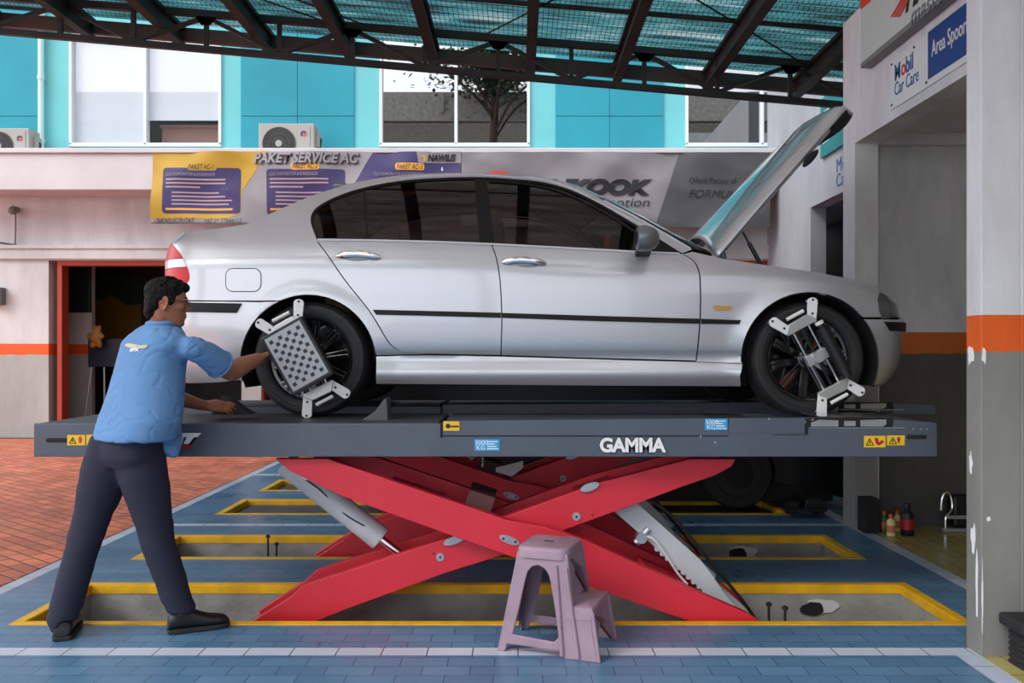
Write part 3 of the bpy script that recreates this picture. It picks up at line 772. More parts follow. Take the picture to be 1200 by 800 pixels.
# headlamp
ha, hb_ = T([(1028,351)])[0], T([(1034,371.5)])[0]
hl = [ha, (ha[0]+.006, ha[1]+.030), (ha[0]+.03, ha[1]+.044), (ha[0]+.08, ha[1]+.034), (ha[0]+.15, ha[1]+.014), (ha[0]+.30, ha[1]+.0), (ha[0]+.55, ha[1]-.01), (ha[0]+.55, hb_[1]+.02), (hb_[0]+.12, hb_[1]+.004), (hb_[0], hb_[1]+.004), (ha[0]+.003, ha[1]-.05)]
hlo = panel('headlamp', hl, M['headlamp'], car, off=.002, su=.03, flange=.01)
for cu_, hh_ in ((ha[0]+.30, ha[1]-.045), (ha[0]+.43, ha[1]-.045)):
    bm = B(); p = surf(cu_, hh_, .016); pn, nn = plan(cu_)
    lathe(bm, [(0, -.012), (.03, -.012), (.042, .004), (.045, .004), (.045, -.015), (0, -.015)], p, Vector((nn.x, -nn.y, 0)), n=32)
    obj('headlamp_ring', bm, M['chrome'], hlo, smooth=True)
# nose panel between the lamps, with the twin grille
panel('nose_panel', [(ha[0]+.55, .56), (UMAX, .565), (UMAX, ha[1]-.01), (ha[0]+.55, ha[1]-.01)], M['trim_black'], car, off=.01, su=.03)
# rear bumper
rb_top = T([(304,354),(222,353)]); ru = rb_top[1][0]
arr = T([p for p in arR if p[0] < 361 and p[1] >= 354])
rb = [T([(326.4,353.2)])[0], rb_top[0], (ru, rb_top[1][1]), (-2.0, .645), (UMIN, .645), (UMIN, .17), (-2.2, .17), (-1.70, .185), (-1.53, .20)]+arr[::-1]
panel('rear_bumper', rb, M['paint'], car, su=.04)
rs = T([(283,355.5),(222,354.5),(222,365.5),(277,366.5)])
panel('bumper_strip', [rs[0], rs[1], (UMIN, rs[1][1]), (UMIN, rs[2][1]), rs[2], rs[3]], M['trim_black'], car, off=-.011, flange=.02)
# tail lamp in three bands
lt = T(smooth_px([(201,285),(205,289.5),(212,298),(219,312),(222,325),(219,331),(213,333.5)], 3))
ue = lt[0][0]-.20
def band(h0, h1, m, name='tail_lamp', off=-.003):
    mid = [p for p in lt if h0 < p[1] < h1]
    def at(h):
        for a, b in zip(lt[:-1], lt[1:]):
            if (a[1]-h)*(b[1]-h) <= 0: return (a[0]+(b[0]-a[0])*((h-a[1])/(b[1]-a[1]+1e-9)), h)
        return (lt[-1][0] if h < lt[-1][1] else lt[0][0], h)
    pts = [(ue, h1), at(h1)]+mid+[at(h0), (ue, h0)]
    return panel(name, pts, m, car, off=off, flange=.02, su=.03)
hT, hBm = lt[0][1], lt[-1][1]
h1_ = T([(214,302.5)])[0][1]; h2_ = T([(217,313)])[0][1]
band(h1_, hT, M['lamp_red']); band(h2_+.002, h1_-.002, M['lamp_clear']); band(hBm+.001, h2_-.001, M['lamp_red'])
# boot end between the lamps
panel('boot_panel', [(UMIN, .645), (UMIN, hT), (ue, hT), (ue, .645)], M['paint'], car, off=.004, su=.04)
panel('rear_lower_wing', [(ue-.01, .64), (ue-.01, hBm), (q_end[0][0]-.045, hBm), (q_end[0][0]-.045, .64)], M['paint'], car, off=0, su=.04, flange=.01)
# moulding strips on the doors and wing
def stripe(a, b, m, off=-.010, **k): return panel('side_moulding', T(a+b[::-1]), m, car, off=off, flange=.014, **k)
stripe([(437,362.8),(500,364.2),(587,366.4)], [(441,368.6),(500,370),(587,372.3)], M['trim_black'])
stripe([(588.6,366.6),(700,370),(819.5,373.4)], [(588.6,372.4),(700,376.2),(819.5,379.2)], M['trim_black'])
stripe([(821.5,373.5),(868,375)], [(821.5,379.3),(866,379.8)], M['trim_black'])
# belt bright strip
panel('belt_strip', T([(372,279.6),(440,280.5),(510,282.2),(580,285),(657,289),(750,294),(796,296)]+[(796,298),(750,296.4),(657,291.2),(580,287.2),(510,284.3),(440,282.6),(372,281.8)]), M['sky_sheen_trim'], car, off=-.005, flange=.01)
# --- side glass ---
def off_poly(pts, d):
    n = len(pts); out = []
    area = sum(pts[i][0]*pts[(i+1) % n][1]-pts[(i+1) % n][0]*pts[i][1] for i in range(n)); s = 1 if area > 0 else -1
    for i in range(n):
        a, b, c = Vector(pts[i-1]), Vector(pts[i]), Vector(pts[(i+1) % n])
        n1 = Vector((-(b-a).y, (b-a).x)); n2 = Vector((-(c-b).y, (c-b).x))
        nn = (n1.normalized()+n2.normalized()) if n1.length and n2.length else Vector((0, 0))
        nn = nn.normalized() if nn.length else nn
        out.append((b.x+nn.x*d*s, b.y+nn.y*d*s))
    return out
def ring(name, outer, w, m, parent, off=.004, dep=.012):
    """band along the inside of an outline"""
    inn = off_poly(outer, w); n = len(outer); bm = B()
    O = [bm.verts.new(surf(*p, off)) for p in T(outer)]; I = [bm.verts.new(surf(*p, off)) for p in T(inn)]
    O2 = [bm.verts.new(surf(*p, off+dep)) for p in T(outer)]; I2 = [bm.verts.new(surf(*p, off+dep)) for p in T(inn)]
    for i in range(n):
        j = (i+1) % n
        bm.faces.new((O[i], O[j], I[j], I[i])); bm.faces.new((I[i], I[j], I2[j], I2[i])); bm.faces.new((O2[i], I2[i], I2[j], O2[j])); bm.faces.new((O[i], O2[i], O2[j], O[j]))
    bmesh.ops.recalc_face_normals(bm, faces=bm.faces[:])
    far = mirrored(bm)
    obj(name, bm, m, parent); obj(name, far, m, parent)
dlo = dlo_top+[(747,296),(657,291),(580,287),(510,284.2),(440,282.4)]
ring('window_seal', dlo, 2.6, M['trim_black'], car)
# inner door-frame line of the front window and bright roof edge line
tri = T([(752,296),(752,266),(760,270),(797,293),(797,296)])
panel('mirror_corner', tri, M['trim_black'], car, off=.002, flange=.01)
panel('door_pillar', T([(556,208.5),(570,208.5),(574,240),(580,286),(562,285.5),(558,240)]), M['trim_black'], car, off=.005, flange=.01)
panel('window_divider', T([(425,221),(427.5,221),(431.5,282),(429,282)]), M['trim_black'], car, off=.005, flange=.01)
rear_g = off_poly(smooth_px([(371,280),(364.5,262),(365.5,250),(375,240),(397,229),(425,220),(465,212.3),(510,208.5),(558,207.4)], 4)+[(560,240),(565,285.5),(510,284.2),(440,282.4)], 1.2)
panel('rear_side_glass', T(rear_g), M['car_glass'], car, off=.010, flange=.0035)
front_g = off_poly(smooth_px([(568,207.6),(600,209.5),(635,213),(668,222),(700,237),(730,254),(754,268.5)], 4)+[(754,295.5),(700,293),(657,291),(577,287),(573,240)], 1.2)
panel('front_side_glass', T(front_g), M['car_glass'], car, off=.010, flange=.0035)
# window frame of the front door: a slim dark band under the roof edge
fo = smooth_px([(573,212),(600,214),(633,218),(664,227),(694,241),(722,257),(750,275)], 4)
bm = B(); tube(bm, [surf(*p, .004) for p in T(fo)], .006, 8); far = mirrored(bm); obj('window_channel', bm, M['trim_black'], car, smooth=True); obj('window_channel', far, M['trim_black'], car, smooth=True)
bl = smooth_px([(470,209.5),(510,205.8),(560,205),(600,207.4),(632,209.5),(665,218.5),(697,234.5),(730,251.5),(755,265)], 4)
bm = B(); tube(bm, [surf(*p, -.003) for p in T(bl)], .0045, 8); far = mirrored(bm); obj('roof_edge_trim', bm, M['sky_sheen_trim'], car, smooth=True); obj('roof_edge_trim', far, M['sky_sheen_trim'], car, smooth=True)
bl = [(708,235),(741,252),(775,271),(809,291)]
bm = B(); tube(bm, [surf(*p, .0) for p in T(bl)], .005, 8); far = mirrored(bm); obj('pillar_trim', bm, M['sky_sheen_trim'], car, smooth=True); obj('pillar_trim', far, M['sky_sheen_trim'], car, smooth=True)
# --- top surfaces: boot lid, rear window, roof, windscreen ---
def top(name, px, m, crown, bulge, K=14, drop=0):
    P = [surf(*p) for p in T(px)]; bm = B(); rows = []
    for i, p in enumerate(P):
        yr = YC-p.y; cr = crown(i/(len(P)-1)); bu = bulge(i/(len(P)-1))
        row = []
        for k in range(K+1):
            v = -1+2*k/K; row.append(bm.verts.new((p.x+bu*(1-v*v), YC+v*yr, p.z-drop+cr*(1-abs(v)**2.2))))
        rows.append(row)
    for a, b in zip(rows[:-1], rows[1:]):
        for k in range(K): bm.faces.new((a[k], b[k], b[k+1], a[k+1]))
    bmesh.ops.recalc_face_normals(bm, faces=bm.faces[:])
    o = obj(name, bm, m, car, smooth=True, sharp=0)
    s_ = o.modifiers.new('thickness', 'SOLIDIFY'); s_.thickness = .004; s_.offset = -1
    return o
def seg(x0, x1): return [p for p in sil_rear if x0 <= p[0] <= x1]
top('boot_lid', seg(190, 276), M['paint'], lambda t: .015+.01*t, lambda t: -.09*(1-t)-.1*t)
top('rear_window', seg(274, 397), M['car_glass'], lambda t: .025+.03*t, lambda t: -.1)
top('roof', seg(395, 700), M['paint'], lambda t: .055+.015*math.sin(t*PI), lambda t: -.1*(1-t)+.14*t)
top('windscreen', [(700,231.5)]+apil_top, M['car_glass'], lambda t: .055-.02*t, lambda t: .14+.12*t)
# antenna fin
bm = B(); p = Vector((u_at(397, 5.3), 5.35, 0)); p.z = EYE+(CY-217)/F*5.3+.01
ellipsoid(bm, p, (.045, .012, .018)); obj('roof_aerial', bm, M['mirror'], car, smooth=True)
# --- underbody, engine bay, wheel housings ---
bm = B()
box(bm, u_at(445), u_at(865), YC-.78, YC+.78, ZG+.17, ZG+.30)
box(bm, AR[0]-.36, AR[0]+.36, YC-.52, YC+.52, ZG+.2, ZG+.62); box(bm, AF[0]-.36, AF[0]+.36, YC-.52, YC+.52, ZG+.2, ZG+.60)
box(bm, -2.0, AR[0]-.36, YC-.60, YC+.60, ZG+.22, ZG+.85); box(bm, AF[0]+.36, 2.06, YC-.60, YC+.60, ZG+.18, ZG+.55)
box(bm, .95, AF[0]-.3, YC-.70, YC+.70, ZG+.2, ZG+.62)
obj('underbody', bm, M['black_matte'], car)
for c in (AR, AF):
    for s in (-1, 1):
        bm = B()
        ya = YC+s*(.835 if True else 0); yb = YC+s*.50
        R0 = .365; n = 28
        pa = [(c[0]+R0*math.cos(PI*(-.12+1.24*i/n)), ZG+c[1]+R0*math.sin(PI*(-.12+1.24*i/n))) for i in range(n+1)]
        va = [bm.verts.new((x, ya, z)) for x, z in pa]; vb = [bm.verts.new((x, yb, z)) for x, z in pa]
        for i in range(n): bm.faces.new((va[i], va[i+1], vb[i+1], vb[i]))
        bm.faces.new(vb)
        obj('wheel_housing', bm, M['black_matte'], car)
# --- wheels ---
def wheel(name, cx, cz, side):
    w_ = obj(name, *_tyre(cx, cz, side), car, smooth=True, sharp=30)
    y0 = YC-side*(YC-4.6); d = Vector((0, side, 0))   # side +1: near, outward is -y
    c = Vector((cx, y0, cz)); ax = Vector((0, -side, 0))
    bm = B()
    lathe(bm, [(.214, -.004), (.222, .0), (.226, -.008), (.226, -.03), (.205, -.035), (.196, -.06), (.190, -.19), (.0, -.19)], c, ax, 64)
    obj('rim_barrel', bm, M['rim'], w_, smooth=True, sharp=40)
    bm = B()
    lathe(bm, [(0, -.022), (.03, -.022), (.034, -.026), (.036, -.035), (.062, -.04), (.065, -.06), (0, -.06)], c, ax, 32)
    for k in range(10):
        a = 2*PI*k/10+.16; r = Vector((math.cos(a), 0, math.sin(a))); t = Vector((-math.sin(a), 0, math.cos(a)))
        for s in (-1, 1):
            p0 = c+r*.05+t*s*.007+ax*(-.045); p1 = c+r*.208+t*s*.013+ax*(-.014)
            dd = (p1-p0).normalized(); u = ax; v = dd.cross(u).normalized(); u = v.cross(dd)
            obox(bm, (p0+p1)/2, dd, v, u, (p1-p0).length/2, .0095, .011)
    obj('rim_spokes', bm, M['rim'], w_, bevel=.002)
    for k in range(5):
        bm = B(); a = 2*PI*k/5; cyl(bm, c+Vector((math.cos(a), 0, math.sin(a)))*.05+ax*-.05, c+Vector((math.cos(a), 0, math.sin(a)))*.05+ax*-.034, .007, n=6)
        obj('wheel_nut', bm, M['chrome'], w_)
    return w_
def _tyre(cx, cz, side):
    bm = B(); c = Vector((cx, YC-side*(YC-4.6), cz)); ax = Vector((0, -side, 0))
    R = .3115
    lathe(bm, [(.220, -.012), (.228, -.002), (.245, .006), (.262, .0075), (.266, .0055), (.272, .0068), (.288, .002), (.300, -.012), (.307, -.028), (R, -.045), (R, -.062), (R-.006, -.064), (R-.006, -.071), (R, -.073), (R, -.098), (R-.006, -.1), (R-.006, -.107), (R, -.109), (R, -.135), (R-.006, -.137), (R-.006, -.144), (R, -.146), (R, -.165), (.305, -.185), (.28, -.2), (.245, -.205), (.22, -.19)], c, ax, 96)
    bmesh.ops.recalc_face_normals(bm, faces=bm.faces[:])
    return bm, M['tyre']
RWX, FWX = u_at(363.5), u_at(948)
for cx in (RWX, FWX):
    for s in (1, -1): wheel('wheel', cx, ZG+.3117, s)
# --- door handles ---
def handle(px, py, parent, w=26):
    a = [inv(px-w, py-.5), inv(px-w*.55, py-2.2), inv(px, py-2.6), inv(px+w*.55, py-1.2), inv(px+w, py+1.5)]
    bm = B(); pts = catmull([surf(p[0], p[1], -.022 if i in (1, 2, 3) else -.004) for i, p in enumerate(a)], 5)
    rings = []
    n = len(pts)
    for i, p in enumerate(pts):
        t = i/(n-1); r = .017*min(1, 4*min(t, 1-t)+.45)
        rings.append([p+Vector((0, math.cos(2*PI*k/10)*.006, math.sin(2*PI*k/10)*r)) for k in range(10)])
    loft(bm, rings); bmesh.ops.recalc_face_normals(bm, faces=bm.faces[:])
    h_ = obj('door_handle', bm, M['chrome'], parent, smooth=True, sharp=60)
    bm = B(); c_ = inv(px+1, py+2)
    ellipsoid(bm, surf(c_[0], c_[1], -.0005), (.068, .006, .042))
    obj('handle_recess', bm, M['mirror'], h_, smooth=True)
handle(420.5, 300.5, rd); handle(614, 307.5, fd)
# side repeater
panel('side_repeater', T([(836,357.5),(856,358.5),(858,361),(855,363.5),(838,363.8),(835,360.5)]), M['amber'], car, off=-.006, flange=.01)
# --- door mirror ---
for s in (1, -1):
    bm = B(); c = W(757, 279, 4.42) if s == 1 else None
    c = W(757, 279, 4.42); 
    rings = []
    for t, sx, sz in ((-.052, .6, .55), (-.045, .92, .9), (-.02, 1, 1), (.02, .9, .95), (.05, .62, .75), (.068, .3, .4)):
        rings.append([Vector((c.x+t, c.y+.01+math.cos(2*PI*k/20)*.085*sx, c.z+math.sin(2*PI*k/20)*.068*sz-(.012 if math.sin(2*PI*k/20) < 0 else 0)*0)) for k in range(20)])
    loft(bm, rings); bmesh.ops.recalc_face_normals(bm, faces=bm.faces[:])
    if s == -1: b2 = mirrored(bm); bm.free(); bm = b2
    mo = obj('door_mirror', bm, M['mirror'], car, smooth=True, sharp=50)
    bm = B(); prism(bm, [c+Vector((-.03, .03, -.045)), c+Vector((.04, .03, -.045)), c+Vector((.05, .2, -.075)), c+Vector((-.03, .2, -.075))], (0, 0, .03))
    if s == -1: b2 = mirrored(bm); bm.free(); bm = b2
    obj('mirror_arm', bm, M['trim_black'], mo, bevel=.004)
    bm = B(); ellipsoid(bm, c+Vector((-.052, .01, 0)), (.006, .06, .042))
    if s == -1: b2 = mirrored(bm); bm.free(); bm = b2
    obj('mirror_glass', bm, M['trim_black'], mo, smooth=True)
# --- cabin ---
def seat(x, y, name='front_seat'):
    bm = B(); z = ZG+.42
    box(bm, x-.05, x+.45, y-.25, y+.25, z-.12, z+.05)
    prism(bm, [(x-.02, y-.24, z), (x+.10, y-.24, z), (x-.10, y-.24, z+.58), (x-.20, y-.24, z+.56)], (0, .48, 0))
    prism(bm, [(x-.12, y-.13, z+.60), (x-.05, y-.13, z+.60), (x-.09, y-.13, z+.78), (x-.17, y-.13, z+.76)], (0, .26, 0))
    obj(name, bm, M['interior'], car, bevel=.03)
seat(-.02, YC-.36); seat(-.02, YC+.36)
bm = B(); z = ZG+.42
box(bm, -1.0, -.55, YC-.62, YC+.62, z-.12, z+.04); prism(bm, [(-1.02, YC-.62, z), (-.88, YC-.62, z), (-1.10, YC-.62, z+.52), (-1.2, YC-.62, z+.5)], (0, 1.24, 0))
obj('rear_bench', bm, M['interior'], car, bevel=.03)
bm = B(); prism(bm, [(.62, YC-.66, z), (1.15, YC-.66, z), (1.2, YC-.66, z+.42), (.85, YC-.66, z+.46), (.66, YC-.66, z+.3)], (0, 1.32, 0)); box(bm, .95, 1.0, YC-.7, YC+.7, ZG+.3, ZG+.8)
obj('dashboard', bm, M['interior'], car, bevel=.02)
bm = B(); cc = Vector((.55, YC+.36, z+.38)); ax = Vector((-.9, 0, .45)).normalized(); x, y = frame_of(ax)
tube(bm, [cc+(x*math.cos(2*PI*k/28)+y*math.sin(2*PI*k/28))*.18 for k in range(28)], .014, 8, closed=True); cyl(bm, cc, cc-ax*.2, .03)
obj('steering_wheel', bm, M['black'], car, smooth=True)
bm = B(); ellipsoid(bm, W(712, 286, 4.75), (.022, .02, .055)); obj('gear_knob', bm, mat('knob_wood', rgb(190,110,40), .3), car, smooth=True)
# --- engine bay ---
bm = B(); box(bm, 1.12, 2.0, YC-.55, YC+.55, ZG+.60, ZG+.66); box(bm, 1.25, 1.85, YC-.2, YC+.2, ZG+.6, ZG+.72); cyl(bm, (1.3, YC-.42, ZG+.6), (1.3, YC-.42, ZG+.74), .09); box(bm, 1.05, 1.12, YC-.6, YC+.6, ZG+.6, ZG+.8)
obj('engine', bm, M['black_matte'], car, bevel=.01)
# cowl at the foot of the windscreen
bm = B(); cp = [surf(*p) for p in T([(806,293),(832,301)])]
rows = []
for p in cp:
    rows.append([bm.verts.new((p.x+.1*(1-(v/8-1)**2), YC+(v/8-1)*(YC-p.y-.03), p.z-.01+.01*(1-(v/8-1)**2))) for v in range(17)])
for k in range(16): bm.faces.new((rows[0][k], rows[1][k], rows[1][k+1], rows[0][k+1]))
bmesh.ops.recalc_face_normals(bm, faces=bm.faces[:]); o = obj('windscreen_cowl', bm, M['black_matte'], car, smooth=True); sd = o.modifiers.new('t', 'SOLIDIFY'); sd.thickness = .01
# --- the raised bonnet ---
def bonnet():
    hx, hz = 1.075, 1.865; th0 = math.radians(48.2)
    dirx = Vector((math.cos(th0), 0, math.sin(th0))); nrm = Vector((-math.sin(th0), 0, math.cos(th0)))
    K = 30; J = 26
    # side view of the pressing: straight, then turning down at the nose
    ss_ = []; P_ = Vector((0, 0, 0)); path = [(P_.copy(), th0+.03)]
    for i in range(120):
        s_ = i/120; a_ = th0+.03-.06*s_
        if s_ > .865: a_ -= 1.42*min(1, (s_-.865)/.055)
        P_ = P_+Vector((math.cos(a_), 0, math.sin(a_)))*1.31/120; path.append((P_.copy(), a_))
    def pt(t, v, o=0):
        hw = .715-.05*t-.10*t*t*t
        tt = t+(.11*(1-v*v)*(1-t)**2)
        if t > .8: tt -= .05*(t-.8)/.2*abs(v)**2.5
        k = max(0, min(119.999, tt*120)); i = int(k); p, a_ = path[i][0].lerp(path[i+1][0], k-i), path[i][1]
        n_ = Vector((-math.sin(a_), 0, math.cos(a_)))
        cr = .095*(1-abs(v)**2.0)*(1-.45*t); side = -.03*max(0, abs(v)-.9)/.1
        return Vector((hx, YC+v*hw, hz))+p+n_*(cr+side+o)
    bm = B()
    rows = [[bm.verts.new(pt(i/K, -1+2*j/J)) for j in range(J+1)] for i in range(K+1)]
    for a, b in zip(rows[:-1], rows[1:]):
        for j in range(J): bm.faces.new((a[j], b[j], b[j+1], a[j+1]))
    bmesh.ops.recalc_face_normals(bm, faces=bm.faces[:])
    if bm.faces[J*K//2].normal.dot(nrm) < 0: bmesh.ops.reverse_faces(bm, faces=bm.faces[:])
    o = obj('bonnet', bm, M['paint'], car, smooth=True, sharp=60); sd = o.modifiers.new('t', 'SOLIDIFY'); sd.thickness = .012; sd.offset = -1
    # pressed inner frame
    bm = B()
    for v in (-.93, .93, -.33, .33): tube(bm, [pt(t, v, -.035) for t in np.linspace(.05, .76, 12)], .022, 8)
    for t in (.06, .42, .76): tube(bm, [pt(t, v, -.035) for v in np.linspace(-.93, .93, 14)], .022, 8)
    obj('bonnet_inner_frame', bm, M['paint'], o, smooth=True)
    bm = B(); ring_ = []
    for v in np.linspace(-.985, .985, 21):
        ring_.append([pt(t, v, -.016) for t in (.80, .84, .87, .895, .92, .96, 1.0)]+[pt(1.0, v, -.03), pt(.76, v, -.05)])
    loft(bm, ring_); bmesh.ops.recalc_face_normals(bm, faces=bm.faces[:])
    obj('bonnet_front_lip', bm, M['black_matte'], o, smooth=True, sharp=40)
    for v in (-.9, .9):
        bm = B(); p = pt(.60, v*1.08, -.052); ellipsoid(bm, p, (.065, .014, .02), Matrix.Rotation(-th0, 3, 'Y')); 
        obj('bonnet_catch', bm, M['black_matte'], o, smooth=True)
    for v in (-.97, .97):
        bm = B(); p = pt(.03, v, -.02); cyl(bm, p+Vector((0, -.01, 0)), p+Vector((.02, .01, -.06)), .018)
        obj('bonnet_hinge', bm, M['mirror'], o, smooth=True)
    # gas struts
    for v in (-1, 1):
        a = pt(.18, v*.80, -.03); b = Vector((1.41, YC+v*.58, ZG+.80))
        bm = B(); cyl(bm, a, a.lerp(b, .45), .006); cyl(bm, a.lerp(b, .42), b, .012)
        obj('gas_strut', bm, M['black'], o, smooth=True)
bonnet()
# ================= scissor lift =================
M['lift_grey'] = mat('lift_grey', rgb(82,90,102), .42, var=.10, vscale=3, bump=.06, bscale=200, spec=.5)
M['deck_grey'] = mat('deck_grey', rgb(64,68,74), .5, var=.2, vscale=5, bump=.15, bscale=150)
M['lift_red'] = mat('lift_red', rgb(214,42,58), .42, var=.10, vscale=2.5, spec=.5)
M['steel'] = mat('bare_steel', rgb(178,182,188), .35, metal=.6, var=.15, vscale=12)
M['cyl_paint'] = mat('cylinder_paint', rgb(196,202,206), .38, var=.12, vscale=6)
M['sticker_yellow'] = mat('sticker_yellow', rgb(238,190,40), .5)
M['sticker_blue'] = mat('sticker_blue', rgb(40,158,216), .45)
M['logo_white'] = mat('logo_white', rgb(240,240,240), .5)
M['logo_red'] = mat('logo_red', rgb(176,30,44), .5)
M['bracket_brown'] = mat('bracket_brown', rgb(92,52,50), .6)
lift = thing('scissor_lift', 'raised grey and red scissor alignment lift standing in the floor pits', 'car lift', (-.16, 5.15, 0))
YN, YF, RW = 4.20, 5.50, .68            # near edges of the two runways, width
zT = ZG; zBm = .809
def runway(Y0):
    near = Y0 == YN
    x0, x1 = -2.384, 2.064
    bm = B()
    # hollow channel: deck, sides, ends
    box(bm, x0, x1, Y0, Y0+.012, zBm, zT); box(bm, x0, x1, Y0+RW-.012, Y0+RW, zBm, zT)
    box(bm, x0, x0+.012, Y0+.012, Y0+RW-.012, zBm, zT-.012); box(bm, x1-.012, x1, Y0+.012, Y0+RW-.012, zBm, zT-.012)
    box(bm, x0, x1, Y0+.012, Y0+.06, zBm, zBm+.01); box(bm, x0, x1, Y0+RW-.06, Y0+RW-.012, zBm, zBm+.01)
    r = obj('runway', bm, M['lift_grey'], lift, bevel=.004)
    X = lambda px: (px-CX)/F*Y0
    bm = B(); box(bm, x0+.01, X(512), Y0+.012, Y0+RW-.012, zT-.02, zT-.001); box(bm, X(520), X(905), Y0+.012, Y0+RW-.012, zT-.02, zT-.001); box(bm, X(1045), x1-.01, Y0+.012, Y0+RW-.012, zT-.02, zT-.001)
    box(bm, X(505), X(1050), Y0+.014, Y0+RW-.014, zT-.075, zT-.055)
    obj('runway_deck', bm, M['deck_grey'], r)
    # sliding slip plate let into the deck, its edge showing on the face
    bm = B(); prism(bm, [(X(519), Y0-.004, zT-.060), (X(853), Y0-.004, zT-.060), (X(853), Y0-.004, zT+.025), (X(519), Y0-.004, zT+.012)], (0, .018, 0)); obj('slip_plate', bm, M['lift_grey'], r, bevel=.003)
    bm = B(); prism(bm, [(X(854), Y0-.002, zT-.05), (X(943), Y0-.002, zT-.05), (X(943), Y0-.002, zT+.028), (X(854), Y0-.002, zT+.025)], (0, .016, 0)); obj('side_rail', bm, M['lift_grey'], r, bevel=.002)
    bm = B(); prism(bm, [(X(1047), Y0-.001, zT-.05), (X(1096), Y0-.001, zT-.05), (X(1096), Y0-.001, zT+.004), (X(1047), Y0-.001, zT+.018)], (0, .016, 0)); obj('side_rail', bm, M['lift_grey'], r, bevel=.002)
    bm = B(); box(bm, X(519), X(853), Y0+.0, Y0+RW, zT-.004, zT-.0002)
    obj('slip_plate_top', bm, M['lift_grey'], r, bevel=.001)
    bm = B(); box(bm, X(516), X(519), Y0-.002, Y0+.02, zT-.07, zT+.002); box(bm, X(519), X(853), Y0-.0015, Y0+.01, zT-.064, zT-.060); box(bm, X(905), X(944), Y0-.0015, Y0+.01, zT-.058, zT-.055); box(bm, X(943), X(947), Y0-.002, Y0+.02, zT-.055, zT)
    obj('slip_plate_gap', bm, M['black_matte'], r)
    # turning plate under the front wheel
    bm = B(); cx = X(980)+.04; cy = Y0+.42
    box(bm, cx-.22, cx+.22, Y0+.02, Y0+.64, zT-.052, zT-.044)
    cyl(bm, (cx, cy-.16, zT-.03), (cx, cy-.16, zT-.002), .17, n=40)
    tp = obj('turn_plate', bm, M['steel'], r, bevel=.002)
    zf = lambda py: EYE-(py-CY)/F*YN
    bm = B(); box(bm, X(961), X(1024), Y0-.006, Y0+.28, zf(489.2), zf(487.6)); obj('turn_plate_top', bm, M['chrome'], tp)
    bm = B(); box(bm, X(945), X(1046), Y0-.0015, Y0+.01, zf(500.6), zf(490)); obj('turn_plate_recess', bm, M['black_matte'], r)
    bm = B(); prism(bm, [(X(950), Y0-.002, zf(499.6)), (X(982), Y0-.002, zf(499.6)), (X(982), Y0-.002, zf(492.4)), (X(960), Y0-.002, zf(491.5)), (X(950), Y0-.002, zf(495))], (0, -.006, 0)); obj('turn_plate_cheek', bm, M['steel'], tp, bevel=.001)
    bm = B(); prism(bm, [(X(1038), Y0-.002, zf(497)), (X(1034), Y0-.002, zf(499.6)), (X(1008), Y0-.002, zf(499.6)), (X(1008), Y0-.002, zf(492)), (X(1038), Y0-.002, zf(491.2))], (0, -.006, 0)); obj('turn_plate_cheek', bm, M['steel'], tp, bevel=.001)
    bm = B(); box(bm, X(989), X(1002), Y0-.008, Y0, zf(499), zf(493)); obj('turn_plate_block', bm, M['steel'], tp)
    bm = B(); box(bm, X(948), X(1060), Y0-.003, Y0, zf(501.6), zf(500.6)); obj('turn_plate_edge', bm, M['steel'], tp)
    # hand slots at both ends, and screws
    if near:
        y = Y0-.0015
        bm = B(); prism(bm, [(a, y, b) for a, b in rrect(X(54), X(80), zT-.094, zT-.072, .01)], (0, .003, 0)); obj('hand_slot', bm, M['black_matte'], r)
        bm = B(); prism(bm, [(a, y, b) for a, b in rrect(X(1062), X(1086), zT-.077, zT-.056, .01)], (0, .003, 0)); obj('hand_slot', bm, M['black_matte'], r)
        for px, py in ((1070,502.5),(1079,502.5),(1086,502.5),(901,490.5),(952,491.5),(821,511),(838,518)):
            bm = B(); z = EYE-(py-CY)/F*Y0; cyl(bm, (X(px), Y0-.003, z), (X(px), Y0+.002, z), .005, n=10); obj('screw', bm, M['steel'], r)
    return r
rn = runway(YN); rf = runway(YF)
def P(px, py, Y): return W(px, py, Y)
def plate(parent, name, px, Y, m, d=.002):
    """small flat plate on the runway's face"""
    bm = B(); prism(bm, [W(a, b, Y)+Vector((0, -d, 0)) for a, b in px], (0, d, 0)); return obj(name, bm, m, parent)
def tri_sign(parent, cx, cy, s, Y):
    bm = B()
    a, b, c = (cx-s, cy+s*.8), (cx+s, cy+s*.8), (cx, cy-s*.9)
    def seg_(p, q, w=.35):
        p_, q_ = W(*p, Y), W(*q, Y); d = (q_-p_); l = d.length; d.normalize(); obox(bm, (p_+q_)/2+Vector((0, -.003, 0)), d, Vector((0, 1, 0)), d.cross(Vector((0, 1, 0))), l/2, .0006, .0018*w/.35)
    seg_(a, b); seg_(b, c); seg_(c, a); seg_((cx, cy+s*.4), (cx, cy-s*.3), .5)
    return obj('warning_sign', bm, M['black'], parent)
st = plate(rn, 'warning_sticker', [(79,509.5),(100,509.5),(100,521.5),(79,521.5)], YN, M['sticker_yellow']); tri_sign(st, 85.5, 516, 4, YN)
st = plate(rn, 'warning_sticker', [(101.5,509.2),(121,509.2),(121,521.2),(101.5,521.2)], YN, M['sticker_yellow'])
bm = B(); c = W(94, 515, YN-.003); ellipsoid(bm, c, (.009, .0008, .018)); obj('hand_symbol', bm, mat('sticker_red', rgb(196,70,40), .5), st)
st = plate(rn, 'warning_sticker', [(519.5,493.5),(538.5,493.5),(538.5,504.5),(519.5,504.5)], YN-.006, M['sticker_yellow'])
